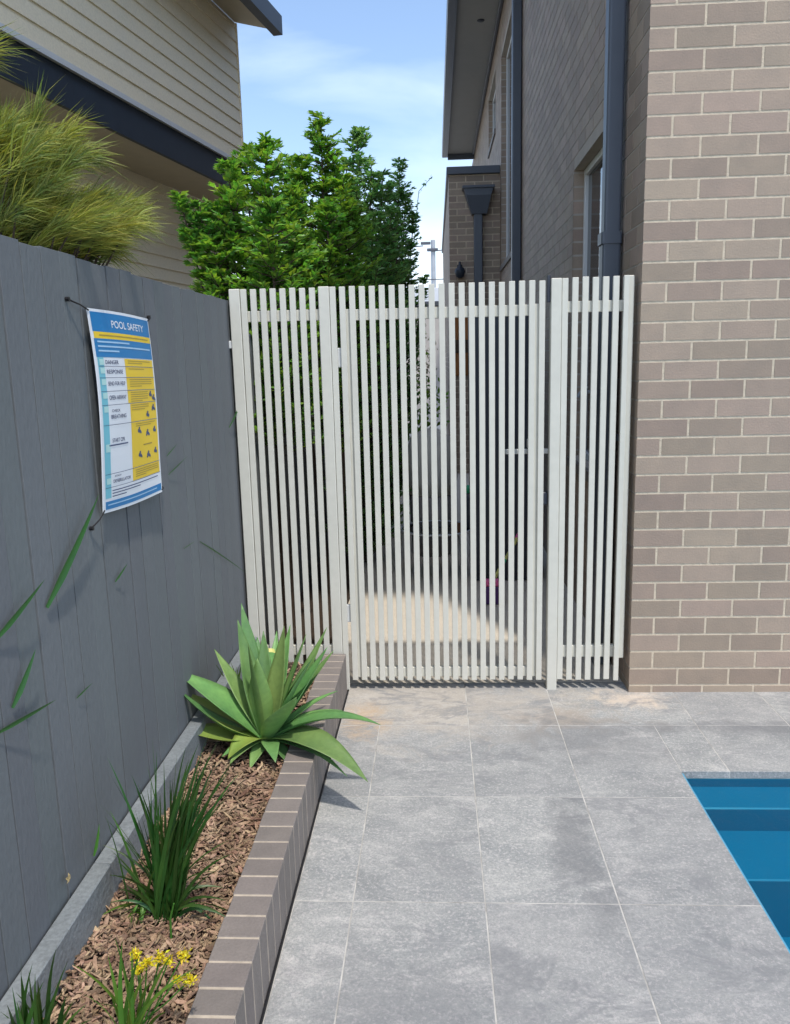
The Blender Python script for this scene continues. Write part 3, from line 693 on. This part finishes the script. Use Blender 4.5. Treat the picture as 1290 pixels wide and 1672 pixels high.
# raked eave and fascia
ze = (4.966-CH)*K+CH
ez = 5.36; oe = .46
def pr(q): return cor+nn*q[0]+Vector((0, 0, q[1]))
mb = MB()
for (A, B) in (((0, Z2+.01), (oe, ez+.03)),):
    for dz in (0, .03):
        pass
    a, b = pr(A), pr(B); L_ = dr*9.2; zt_ = Vector((0, 0, .03))
    mb.quad(a, b, b-L_, a-L_); mb.quad(a+zt_, a-L_+zt_, b-L_+zt_, b+zt_); mb.quad(a, a+zt_, b+zt_, b)
mb.build('eave_lining', M['soffit2'], wh)
mb = MB(); mb.obox(pr((oe+.045, ez+.085))-dr*4.5, dr*4.56, nn*.055, Vector((0, 0, .10))); mb.build('gutter', M['navy'], wh)
mb = MB(); a, b = pr((oe+.05, ez+.2)), pr((-2.5, ez+1.3)); L_ = dr*9.3; a += dr*.06; b += dr*.06; zt_ = Vector((0, 0, .04))
mb.quad(a, b, b-L_, a-L_); mb.quad(a-zt_, a-L_-zt_, b-L_-zt_, b-zt_); mb.quad(a, a-zt_, b-zt_, b); mb.build('roof', M['farroof'], wh)

# ================================================================ FOLIAGE
def leafquad(mb, p, d, up_, L_, W_):
    "folded pointed leaf"
    s_ = d.cross(up_)
    if s_.length < 1e-3: s_ = Vector((1, 0, 0))
    s_.normalize(); n_ = s_.cross(d).normalized(); n = len(mb.v)
    mb.v += [tuple(p), tuple(p+d*L_*.45+s_*W_+n_*W_*.35), tuple(p+d*L_-n_*L_*.1), tuple(p+d*L_*.45-s_*W_+n_*W_*.35), tuple(p+d*L_*.48)]
    mb.f += [(n, n+1, n+4), (n+1, n+2, n+4), (n, n+4, n+3), (n+4, n+2, n+3)]
def rv(r=rnd):
    while True:
        v = Vector((r.uniform(-1, 1), r.uniform(-1, 1), r.uniform(-1, 1)))
        if .05 < v.length < 1: return v.normalized()

def shrub(name, base, plumes, label, m, seed, low=0):
    "plumes: list of (top point, radius); each an upright stem with many side shoots of paired leaves"
    r = random.Random(seed); base = Vector(base)
    o = thing(name, base, label, 'shrub', 'leafy shrubs behind the gate')
    lf_, tk = MB(), MB()
    for (top, rad) in plumes:
        top = Vector(top); foot = base+Vector((r.uniform(-.05, .05), r.uniform(-.05, .05), 0))
        mid = foot.lerp(top, .5)+Vector((r.uniform(-.04, .04), r.uniform(-.04, .04), 0))
        cen = [foot.lerp(mid, q/6) if q < 6 else mid.lerp(top, (q-6)/6) for q in range(13)]
        tk.tube(cen, [.016*(1-k/14)+.002 for k in range(13)], 6)
        H_ = (top-foot).length; nsh = int(66*H_*(.5+rad*1.8))
        for k in range(nsh):
            q = 1-(r.random()**1.15)*(1-low)
            i = min(11, int(q*12)); p = cen[i].lerp(cen[i+1], q*12-i)
            an = r.uniform(0, 6.283); rise = r.uniform(.45, 1.5)*(1-.55*q)
            wq = (1-q)**.55 if q > .5 else .69+.2*math.sin(q*6)
            R_ = rad*min(1, wq*1.5+.10)*r.uniform(.45, 1.12)
            dirn = Vector((math.cos(an), math.sin(an), rise)).normalized()
            tip = p+Vector((math.cos(an), math.sin(an), 0))*R_+Vector((0, 0, R_*rise*.9))
            ln = (tip-p).length
            if R_ > .08: tk.tube([p, p.lerp(tip, .5)-Vector((0, 0, .01)), tip], [.004, .003, .0015], 4)
            nl = max(7, int(ln/.012)); 
            for j in range(nl):
                f_ = .18+.82*j/nl if ln > .12 else j/nl
                pp = p.lerp(tip, f_); side = 1 if j % 2 else -1
                s_ = dirn.cross(Vector((0, 0, 1))).normalized()
                dd = (dirn*.75+s_*side*.8+rv(r)*.35+Vector((0, 0, .12))).normalized()
                leafquad(lf_, pp, dd, (Vector((0, 0, 1))+rv(r)*.55).normalized(), r.uniform(.040, .072), r.uniform(.0105, .017))
            for j in range(3):
                leafquad(lf_, tip, (dirn+rv(r)*.5).normalized(), rv(r), r.uniform(.03, .045), .008)
    tk.build('branches', M['bark'], o); lf_.build('foliage', m, o)
    return o
B_ = lambda u, v, y: tuple(at(u, v, 1, y))
shrub('leafy_shrub', (-.93, 4.65, 0), [(B_(432, 232, 4.7), .30), (B_(372, 272, 4.5), .27), (B_(400, 245, 4.9), .28), (B_(325, 335, 4.45), .17), (B_(292, 318, 4.4), .07), (B_(440, 330, 4.3), .28), (B_(355, 330, 4.5), .26), (B_(480, 310, 4.7), .24), (B_(345, 390, 4.4), .22)], 'bright green leafy shrub leaning over the grey fence, leftmost behind the screen', M['shrub'], 1, .45)
shrub('leafy_shrub', (-.72, 5.4, 0), [(B_(524, 188, 5.4), .25), (B_(492, 262, 5.3), .27), (B_(560, 290, 5.2), .28), (B_(470, 258, 5.6), .22), (B_(535, 340, 5.0), .30), (B_(545, 255, 5.5), .20), (B_(575, 330, 5.3), .26)], 'leafy shrub with the tallest pointed top behind the screen', M['shrub'], 2, .4)
shrub('leafy_shrub', (-.62, 6.4, 0), [(B_(584, 212, 6.5), .28), (B_(606, 270, 6.3), .26), (B_(565, 262, 6.7), .28), (B_(610, 350, 6.1), .32), (B_(625, 285, 6.4), .26), (B_(640, 340, 6.3), .28)], 'leafy shrub with a slim second peak right of the tallest one', M['shrub_blue'], 3)
shrub('leafy_shrub', (-.52, 7.6, 0), [(B_(654, 262, 7.8), .24), (B_(634, 300, 7.6), .28), (B_(676, 350, 7.8), .15), (B_(668, 410, 7.6), .20), (B_(692, 452, 7.6), .07), (B_(662, 320, 7.8), .24), (B_(650, 380, 7.4), .3)], 'darker leafy shrub at the right end of the row near the power pole', M['shrub_blue'], 4)
# thin bare twig against the sky
p0, p1, p2 = at(680, 350, 1, 7.7), at(684, 312, 1, 7.7), at(706, 288, 1, 7.7)
tw = thing('bare_twig', at(676, 400, 1, 7.7), 'thin nearly bare twig sticking up beside the rightmost shrub', 'twig')
mb = MB(); mb.tube([at(676, 400, 1, 7.7), p0, p1, p2], [.004, .0035, .003, .002], 5)
for k in range(26):
    q = rnd.random(); pp = p0.lerp(p1, q*2) if q < .5 else p1.lerp(p2, q*2-1)
    leafquad(mb, pp, rv(), rv(), .035, .006)
mb.build('stem', M['shrub_blue'], tw)

# needle-leaved shrub over the fence
ns_ = thing('needle_shrub', (-1.35, 2.4, 0), 'yellow green fine needled shrub spilling over the top of the grey fence', 'shrub')
nb, bk = MB(), MB(); r = random.Random(11)
def tuft(c, d, n, L0, spread):
    c = Vector(c); d = Vector(d).normalized()
    for k in range(n):
        dd = (d+rv(r)*spread).normalized(); L_ = L0*r.uniform(.55, 1.15); p0 = c-d*r.uniform(0, .10)+rv(r)*.01
        sag = Vector((0, 0, -1))*L_*r.uniform(.0, .28)
        w_ = rv(r).cross(dd).normalized()*r.uniform(.0009, .0015)
        p1 = p0+dd*L_*.5-sag*.1; p2 = p0+dd*L_+sag; n0 = len(nb.v)
        nb.v += [tuple(p0-w_), tuple(p0+w_), tuple(p1+w_), tuple(p1-w_), tuple(p2)]; nb.f += [(n0, n0+1, n0+2, n0+3), (n0+3, n0+2, n0+4)]
root = Vector((-1.45, 2.3, 1.2))
anch = []
for k in range(215):
    # masses seen above the fence: outline points in the photo with their own depth
    u, v, y = r.choice(((0, 215, 2.3), (50, 245, 2.35), (95, 262, 2.4), (40, 290, 2.3), (40, 330, 2.3), (10, 240, 2.3), (120, 360, 2.5), (150, 380, 2.55), (90, 300, 2.4), (140, 345, 2.55), (180, 350, 2.65), (30, 350, 2.25), (110, 370, 2.5), (165, 390, 2.6), (70, 380, 2.35), (0, 250, 2.25), (-40, 300, 2.2), (-30, 250, 2.2), (190, 358, 2.7), (-60, 380, 2.1)))
    q = at(u+r.gauss(0, 15), v+r.gauss(0, 15), 1, y+r.gauss(0, .12))
    q.x = min(q.x, -.93); 
    if q.z < 1.9: q.x = min(q.x, -1.0); q.z = max(q.z, 1.86)
    anch.append(q)
for q in anch:
    d = (q-root); d.z *= .55; d = d.normalized()+Vector((.35, .15, 0)); tuft(q, d, int(r.choice((50, 95, 130))), .12*r.uniform(.7, 1.2), r.uniform(.3, .6))
    if r.random() < .5:
        bk.tube([root.lerp(q, .3)+rv(r)*.05, root.lerp(q, .7)+rv(r)*.03, q], [.008, .005, .002], 5)
for (u, v, y, du) in ((-8, 78, 2.25, (.8, 0, .25)), (125, 215, 2.4, (.6, .2, .5)), (225, 335, 2.7, (1, .3, .35)), (230, 360, 2.75, (1, .4, .0)), (190, 400, 2.7, (.7, .3, -.2)), (75, 190, 2.35, (.3, 0, .8)), (150, 250, 2.5, (1, .3, .1))):
    tuft(at(u-18, v+6, 1, y), du, 120, .15, .4)
bk.tube([(-1.45, 2.3, 0), (-1.43, 2.32, .7), root], [.03, .025, .02], 8); bk.build('branches', M['bark'], ns_)
nb.build('needles', M['needle'], ns_)

# agave
ab = at(437, 1222, 2, .16)
ag = thing('agave', (ab.x, ab.y, .15), 'large spiky green agave rosette in the mulch beside the slat screen', 'agave')
def aleaf(mb, tip, wid, lift=.12, base=None, sag=0., thick=.010, fold=.35, peak=.42):
    wid *= 1.08; b0 = Vector(base) if base else Vector((ab.x, ab.y, .205)); tip = Vector(tip)
    d = tip-b0; hz = Vector((d.x, d.y, 0)); 
    b0 = b0+hz.normalized()*.015
    ctl = b0+d*.5+Vector((0, 0, lift)); n = len(mb.v); K_ = 16; S = 7
    pts = [b0*(1-q)**2+ctl*2*q*(1-q)+tip*q*q for q in [k/K_ for k in range(K_+1)]]
    if hz.length < .05: hz = Vector((0, -1, 0))
    side = hz.cross(Vector((0, 0, 1))).normalized()
    for k, p in enumerate(pts):
        q = k/K_; t = (pts[min(k+1, K_)]-pts[max(k-1, 0)]).normalized()
        sd_ = side; nm = sd_.cross(t).normalized()
        if nm.z < 0 and abs(nm.z) > .02: nm = nm
        wv = wid*((.50+.50*math.sin(min(1, q/peak)*math.pi/2)**1.2) if q < peak else max(.0, (1-((q-peak)/(1-peak))**1.35)))*.5+.0008
        fo = fold*(1-.5*q)
        th_ = thick*(1-q)**.6+.0005
        for i in range(S):
            a = -1+2*i/(S-1); mb.v.append(tuple(p+sd_*a*wv+nm*(fo*wv*a*a)))
        for i in range(S):
            a = 1-2*i/(S-1); mb.v.append(tuple(p+sd_*a*wv+nm*(fo*wv*a*a-th_*(1-a*a*.95))))
    m_ = 2*S
    for k in range(K_):
        for i in range(m_):
            j = (i+1) % m_; a = n+k*m_; mb.f.append((a+i, a+j, a+m_+j, a+m_+i))
    mb.f.append(tuple(n+K_*m_+i for i in range(m_)))
mb = MB(); my = MB(); Y = ab.y
A = lambda u, v, dy: at(u, v, 1, Y+dy)
for (u, v, dy, wd, lift) in ((283, 1094, .02, .15, .04), (420, 1075, .0, .09, .02), (510, 1075, .0, .09, .04), (560, 1160, .12, .05, .06), (552, 1128, .16, .035, .05), (520, 1235, -.12, .09, .05), (405, 1050, -.02, .08, .03), (350, 1060, .15, .07, .02), (375, 1248, -.16, .07, .05), (450, 1245, -.2, .06, .04), (540, 1200, .0, .06, .05), (500, 1035, .05, .06, .02), (430, 1030, .18, .07, .02),  (394, 985, .22, .075, .02), (388, 1012, .10, .085, .0), (464, 1022, .12, .08, .0), (474, 1020, .2, .06, .0),
                             (534, 1024, .26, .06, -.02), (535, 1056, .10, .10, .0), (545, 1062, .2, .06, .02), (622, 1184, -.04, .075, .12), (601, 1277, -.22, .125, .13),
                             (567, 1268, -.2, .04, .08), (486, 1264, -.16, .045, .03), (408, 1256, -.17, .05, .02), (484, 1138, -.14, .12, .02), (362, 1236, -.13, .06, .03), (452, 1030, .3, .06, .0),
                             (420, 1040, .25, .08, .0), (500, 1090, .3, .06, .0)):
    aleaf(mb, A(u, v, dy), wd, lift)
aleaf(mb, A(372, 1085, .3), .05, .02)
for (u, v, dy, wd, lift) in ((281, 1184, -.07, .14, -.03), (304, 1130, .03, .15, -.03), (372, 1240, -.15, .10, .07)): aleaf(my, A(u, v, dy), wd, lift)
aleaf(mb, A(284, 1118, -.06), .07, -.08)
mb.build('leaves', M['agave'], ag, smooth=True)
my.build('yellowing_leaves', M['agave_yellow'], ag, smooth=True)
p = A(441, 1068, .22); mb = MB()
b0 = Vector((ab.x, ab.y, .2)); mb.tube([b0, b0.lerp(p, .5), p], [.035, .034, .024], 10); mb.build('cut_leaf_stub', M['agave'], ag, smooth=True)
mb = MB(); mb.tube([p, p+(p-b0).normalized()*.018], [.0242, .019], 10); mb.build('cut_tip', M['yel2'], ag)

# strap-leaved plants
def clump(name, base, tips, label, m, cat='plant', group=None, wid=.011, lean=.3, seed=1):
    r = random.Random(seed); base = Vector(base); o = thing(name, base, label, cat, group); mb = MB()
    for tp in tips:
        tip = Vector(tp[:3]); w_ = tp[3] if len(tp) > 3 else wid
        b0 = base+Vector((r.uniform(-.03, .03), r.uniform(-.03, .03), 0))
        d = tip-b0; hz = Vector((d.x, d.y, 0)); ctl = b0+Vector((0, 0, d.length*.55))+hz*lean+rv(r)*.01
        pts = [b0*(1-q)**2+ctl*2*q*(1-q)+tip*q*q for q in [k/9 for k in range(10)]]
        face = hz.normalized() if hz.length > .02 else Vector((0, -1, 0))
        face = (face*.6+rv(r)*.6+Vector((0, -.5, .2))).normalized()
        mb.blade(pts, w_*r.uniform(.8, 1.15), nrm=face)
    mb.build('leaves', m, o, smooth=True)
    return o
def tipsat(lst, y0, jit=.06, r=random.Random(5)):
    return [tuple(at(u+r.gauss(0, 2), v+r.gauss(0, 2), 1, y0+(l[0] if l else r.uniform(-jit, jit)))) for (u, v, *l) in lst]
db = at(275, 1495, 2, .16)
T1 = [(178, 1240), (245, 1205), (238, 1250), (163, 1314), (172, 1333), (215, 1265), (290, 1225), (302, 1215), (325, 1215), (340, 1200), (347, 1222), (355, 1208), (305, 1240), (315, 1228), (383, 1240), (372, 1260), (335, 1250), (330, 1230), (180, 1385), (182, 1427), (205, 1450), (240, 1290), (260, 1300), (285, 1290), (300, 1300), (375, 1370), (380, 1490), (365, 1450), (345, 1400), (200, 1480), (190, 1490), (225, 1280), (270, 1250), (318, 1290), (352, 1275), (262, 1330), (290, 1330), (312, 1330), (335, 1310), (240, 1360), (220, 1400)]
clump('strap_leaf_plant', db, tipsat(T1+[(u+9, v+22) for (u, v) in T1]+[(u-6, v+45) for (u, v) in T1[4:34]], db.y), 'dark green strap leaved clump in the middle of the mulch bed', M['strap'], wid=.0115, seed=3)
clump('strap_leaf_plant', (db.x-.09, db.y+.03, .16), tipsat([(172, 1333), (178, 1327), (186, 1340), (250, 1420), (225, 1470), (190, 1428), (160, 1495), (210, 1500)], db.y), 'small light green strap plant tucked against the dark middle clump', M['strap_light'], wid=.013, seed=4)
gb = at(372, 1160, 2, .17)
T2 = [(u, v) for u, v in ((342, 1068), (360, 1085), (325, 1100), (335, 1120), (350, 1095), (375, 1075), (365, 1110), (345, 1130), (330, 1140), (385, 1090), (318, 1090), (355, 1120), (372, 1100), (340, 1105), (395, 1080), (350, 1075))]
clump('grass_tuft', gb+Vector((0, .12, 0)), tipsat(T2*2, gb.y+.12, .1), 'fine light green grassy tuft behind the agave against the fence', M['strap_light'], wid=.007, seed=6)
bb = at(62, 1740, 2, .16)
T3 = [(20, 1610), (35, 1560), (30, 1590), (50, 1575), (97, 1545), (98, 1600), (60, 1620), (10, 1640), (75, 1600), (2, 1650), (110, 1612), (40, 1640), (90, 1640), (25, 1620), (120, 1660), (55, 1590), (140, 1640)]
clump('strap_leaf_plant', bb, tipsat(T3+[(u+12, v+25) for (u, v) in T3], bb.y, .04), 'green strap leaved clump cut off at the bottom left corner', M['strap'], wid=.012, seed=7)
kb = at(222, 1700, 2, .16)
kp = clump('kangaroo_paw', kb, tipsat([(187, 1530), (200, 1535), (178, 1560), (165, 1600), (215, 1550), (150, 1640), (240, 1590), (250, 1600), (320, 1580), (300, 1600), (228, 1560), (195, 1560), (205, 1600), (270, 1650), (180, 1620), (280, 1560), (120, 1575), (135, 1620)], kb.y, .05), 'low strap leaved plant with bright yellow furry flowers by the brick edge', M['strap_light'], wid=.010, seed=8)
for (u, v) in ((222, 1560), (228, 1582), (262, 1562), (275, 1570), (300, 1560), (288, 1600), (240, 1570), (310, 1600)):
    c = at(u, v, 1, kb.y+rnd.uniform(-.02, .03)); fb = MB()
    for k in range(60):
        d = (rv()+Vector((0, -.2, .3))).normalized(); L_ = rnd.uniform(.006, .016); leafquad(fb, c+rv()*rnd.uniform(.002, .012), d, rv(), L_, .0026)
    fb.build('flower_head', M['flower'], kp)
    MB().tube([kb+Vector((rnd.uniform(-.02, .02), 0, .02)), (kb+c)/2+Vector((.01, 0, .02)), c], .0018, 5).build('flower_stem', M['strap_light'], kp)
st_ = thing('flower_stalk', at(282, 1535, 2, .16), 'single thin upright stalk in the mulch between the clumps', 'stalk')
MB().tube([at(280, 1540, 2, .15), at(278, 1500, 1, at(280, 1540, 2, .15).y), at(284, 1475, 1, at(280, 1540, 2, .15).y)], [.003, .003, .002], 6).build('stem', M['strap_light'], st_)
# weeds by the edging
for (u, v, lab, sd_) in ((128, 1508, 'tiny green weed beside the near edging board', 1), (232, 1500, 'tiny green weed left of the middle clump', 2)):
    c = at(u, v, 2, .17)
    clump('weed', c, [tuple(c+Vector((math.cos(k)*.03, math.sin(k)*.03, .02+.01*(k % 3)))) for k in range(9)], lab, M['strap_light'], 'weed', wid=.009, seed=sd_)
# leaves poking out between the fence palings
FL = [((76, 992), (162, 806), .030, .055, 'long broad green blade pointing up right through the fence below the sign'),
      ((-12, 1050), (73, 946), .020, .05, 'green blade rising from the left frame edge to the paling gap'),
      ((20, 1156), (58, 1060), .022, .04, 'short broad green blade low on the left palings'),
      ((-10, 1200), (92, 1142), .016, .06, 'arching green blade lowest at the left frame edge'),
      ((125, 1140), (151, 1115), .007, .02, 'tiny green blade tip low on the fence'),
      ((188, 950), (208, 920), .010, .025, 'tiny green blade tip under the sign'),
      ((326, 884), (402, 936), .009, .05, 'thin green blade reaching right towards the slat screen'),
      ((300, 896), (318, 884), .005, .02, 'very small dark blade tip left of the thin blade near the screen'),
      ((275, 775), (306, 745), .006, .025, 'small green blade tip just right of the sign'),
      ((272, 745), (290, 724), .005, .02, 'smallest green blade tip right of the sign top'),
      ((374, 698), (401, 638), .014, .06, 'green blade in front of the left post of the screen'),
      ((153, 1398), (162, 1345), .016, .03, 'yellow green leaf hanging low on the fence above the edging')]
for (a, b, wd, out_, lab) in FL:
    p0 = at(a[0], a[1], 0, FX+.004); out_ *= .45; wd *= .68; p1 = at(b[0], b[1], 0, FX+.004+out_)
    o = thing('leaf_blade', p0, lab, 'leaf', 'leaves poking through the fence')
    mid = (p0+p1)/2+Vector((out_*.3, 0, .004)); pts = [p0*(1-q)**2+mid*2*q*(1-q)+p1*q*q for q in [k/8 for k in range(9)]]
    MB().blade(pts, wd, nrm=Vector((.8, -.6, 0)), fold=.4).build('blade', M['strap'] if 'yellow' not in lab else M['strap_light'], o, smooth=True)
c = at(111, 1434, 0, FX+.012)
dl = thing('dry_leaf', c, 'small pale dry leaf stuck on the fence near its foot', 'leaf')
mb = MB()
for k in range(5): leafquad(mb, c, (Vector((.1, math.cos(k*1.3), math.sin(k*1.3)))).normalized(), Vector((1, 0, 0)), .014, .006)
mb.build('leaf', M['dry'], dl)

# ================================================================ THINGS BEHIND THE GATE
yb_ = 6.7
p0 = at(664, 905, 2, 0); cxm = (at(664, 800, 1, yb_).x+at(745, 800, 1, yb_).x)/2; wr = (at(745, 800, 1, yb_).x-at(664, 800, 1, yb_).x)/2
zt = at(705, 700, 1, yb_).z; zm = at(705, 805, 1, yb_).z
cv = thing('covered_pot', (cxm, yb_, 0), 'pale rounded beige sack on a grey base seen through the gate slats', 'sack')
MB().lathe((cxm, yb_, zm), [(wr*.92, 0), (wr*1.05, (zt-zm)*.25), (wr*1.03, (zt-zm)*.6), (wr*.8, (zt-zm)*.88), (wr*.3, (zt-zm)*1.0)], 20).build('sack', M['cover'], cv, smooth=True)
MB().lathe((cxm, yb_, 0), [(wr*.8, 0), (wr*.85, zm*.5), (wr*.9, zm-.002)], 20).build('base', M['cover_dark'], cv, smooth=True)
tz = at(715, 862, 1, 5.9).z; tx0 = at(655, 862, 1, 5.9).x; tx1 = at(772, 862, 1, 5.9).x; tcx = (tx0+tx1)/2; trr = (tx1-tx0)/2
tb = thing('round_table', (tcx, 5.9, 0), 'low round glass topped table with a pale rim behind the gate', 'table')
mb = MB()
ring = [(tcx+trr*math.cos(k*math.pi/16), 5.9+trr*math.sin(k*math.pi/16), tz) for k in range(33)]; mb.tube(ring, .007, 6, cap=False); mb.build('rim', M['pole'], tb)
MB().lathe((tcx, 5.9, tz-.004), [(trr-.008, 0), (trr-.008, .006)], 32).build('tabletop', M['glass'], tb)
for k in range(3):
    a = k*2.09+.4; MB().tube([(tcx+trr*.85*math.cos(a), 5.9+trr*.85*math.sin(a), 0), (tcx+trr*.6*math.cos(a), 5.9+trr*.6*math.sin(a), tz-.005)], .009, 6).build('leg', M['pole'], tb)
bx = at(765, 830, 1, 5.9); bt = thing('bottle', (bx.x, 5.9, tz+.003), 'slim dark bottle with green top standing on the glass table', 'bottle')
hh = at(765, 793, 1, 5.9).z-tz
MB().lathe((bx.x, 5.9, tz+.003), [(.03, 0), (.032, .01), (.032, hh*.7), (.018, hh*.82)], 14).build('body', M['darkmetal'], bt, smooth=True)
MB().lathe((bx.x, 5.9, tz+.003+hh*.82), [(.02, 0), (.02, hh*.16), (.012, hh*.18)], 12).build('cap', M['green'], bt, smooth=True)
# dark cabinet against the side wall
ca = at(772, 948, 2, 0); cy0 = ca.y; cx0 = ca.x; ctz = at(800, 503, 1, cy0).z
cb = thing('storage_cabinet', (cx0, cy0, 0), 'tall dark blue storage cabinet against the brick wall behind the gate', 'cabinet')
MB().rbox(cx0, CX-.16, cy0, cy0+.55, .0, ctz, .006).build('body', M['darkmetal'], cb)
cw = CX-.16-cx0
for k in range(2):
    x0 = cx0+.012+k*cw/2; x1 = cx0+(k+1)*cw/2-.012
    dd = MB().rbox(x0, x1, cy0-.014, cy0-.001, .06, ctz-.03, .004).build('door', M['darkmetal'], cb)
    hn = MB(); hx = x1-.03 if k == 0 else x0+.03; hn.tube([(hx, cy0-.03, ctz*.5), (hx, cy0-.03, ctz*.5+.12)], .006, 6); h_ = hn.build('handle', M['pole'], cb); h_.parent = dd
# striped broom leaning
pa = at(803, 985, 2, 0); pb = at(851, 868, 1, pa.y+.35)
br = thing('broom', pa, 'broom with striped pink, yellow and green handle leaning behind the gate', 'broom')
hd_ = Vector(pa)+Vector((0, 0, .14)); seg = [('pink', 0, .0), ('yel2', .10, .34), ('green', .34, .44), ('yel2', .44, .62), ('green', .62, .72), ('yel2', .72, .86), ('pink', .86, 1.0)]
for (m_, a, b) in seg[1:]: MB().tube([hd_.lerp(pb, a), hd_.lerp(pb, b)], .0125 if m_ != 'pink' else .02, 8).build('handle', M[m_], br)
MB().rbox(pa.x-.06, pa.x+.06, pa.y-.02, pa.y+.02, .12, .17, .008).build('broom_head', M['pink'], br)
MB().rbox(pa.x-.07, pa.x+.07, pa.y-.025, pa.y+.025, .0, .119, .004).build('bristles', M['purple'], br)
# orange-brown board on the wing
p0 = at(738, 515, 1, YW-.05); p1 = at(766, 613, 1, YW-.05)
tp = thing('timber_panel', (p0.x, YW-.05, p1.z), 'weathered orange brown timber panel hung on the far brick wing', 'panel')
MB().rbox(p0.x, p1.x, YW-.03, YW-.002, p1.z, p0.z, .004).build('board', M['rust'], tp); MB().rbox(p0.x, p1.x, YW-.042, YW-.031, (p0.z+p1.z)/2-.1, (p0.z+p1.z)/2+.08, .003).build('batten', M['bark'], tp)
# wall tap behind right panel
p = at(968, 640, 0, CX-.01)
wt = thing('wall_tap', p, 'small pale garden tap on the side wall behind the narrow slat panel', 'tap')
MB().tube([p, p-Vector((.07, 0, 0)), p-Vector((.085, 0, .03))], [.011, .011, .013], 8).build('spout', M['pole'], wt); MB().tube([p-Vector((.04, .03, -.03)), p-Vector((.04, -.03, -.03))], .007, 6).build('handle', M['white'], wt)
# cream flowering plant
p = at(690, 640, 1, 8.6)
fp = thing('flowering_plant', (p.x, 8.6, 0), 'cream blossomed leafy plant behind the gate left of the brick wing', 'plant')
fl, fo = MB(), MB()
for k in range(420):
    q = Vector((p.x, 8.6, 1.05))+Vector((rnd.gauss(0, .12), rnd.gauss(0, .12), rnd.gauss(0, .26))); leafquad(fo, q, rv(), rv(), .07, .018)
for k in range(150):
    q = at(690+rnd.gauss(0, 12), 600+rnd.gauss(0, 24), 1, 8.5+rnd.uniform(-.1, .1)); leafquad(fl, q, rv(), rv(), .04, .014)
fo.build('foliage', M['shrub'], fp); fl.build('blossoms', M['blossom'], fp)
mb = MB(); mb.tube([(p.x, 8.6, 0), (p.x, 8.6, .8)], .02, 6); mb.build('stem', M['bark'], fp)

# far end: low building, white shed, pole, wires
fb_ = thing('garden_wall', (-.3, 21, 0), 'low grey brown wall closing the far end of the passage', 'wall')
zz = at(700, 500, 1, 21).z
MB().rbox(-1.6, .22, 21, 21.3, -.3, zz, .01).build('wall', M['far'], fb_); MB().rbox(-1.65, .22, 20.95, 21.35, zz+.001, zz+.12, .01).build('coping', M['farroof'], fb_)
zh = at(700, 470, 1, 30).z; fh = thing('distant_shed', (-1, 30, 0), 'distant pale shed roofline low behind the wires', 'shed')
MB().rbox(-3, 1, 30, 33, -.3, zh, .01).build('wall', M['farwhite'], fh)
pp = at(707, 392, 1, 34); pw = .12
pol = thing('utility_pole', (pp.x, 34, 0), 'slim grey power pole in the gap between shrub and brick house', 'pole')
MB().tube([(pp.x, 34, 0), (pp.x, 34, pp.z)], [.12, .09], 10).build('shaft', M['pole'], pol)
z_ = at(704, 397, 1, 34).z; MB().rbox(pp.x-.5, pp.x-.10, 33.9, 34.0, z_-.06, z_+.05, .02).build('lamp_arm', M['farroof'], pol)
z_ = at(704, 408, 1, 34).z; MB().rbox(pp.x-.25, pp.x+.2, 33.85, 33.95, z_-.07, z_+.05, .02).build('insulator', M['farroof'], pol)
for (z0, z1, dx, lab) in ((at(690, 402, 1, 34).z, at(650, 415, 1, 34).z, -1, 'power line running left from the pole top'), (at(707, 410, 1, 34).z, at(726, 404, 1, 34).z, 1, 'power line running right from the pole top'), (at(700, 456, 1, 34).z, at(725, 456, 1, 34).z, 0, 'dark cable crossing low in front of the pole')):
    if dx == -1: pts = [(pp.x-.4, 33.9, z0), (pp.x-3, 33.9, z1+.1), (pp.x-9, 33.9, z1)]
    elif dx == 1: pts = [(pp.x+.1, 33.9, z0), (pp.x+3, 33.9, z1), (pp.x+9, 33.9, z1+.5)]
    else: pts = [(pp.x-9, 33.6, z0), (pp.x, 33.6, z0-.05), (pp.x+9, 33.6, z0)]
    tag(MB().tube(pts, .022, 5).build('power_line', M['farroof'], origin=pts[0]), lab, 'wire', 'power lines')
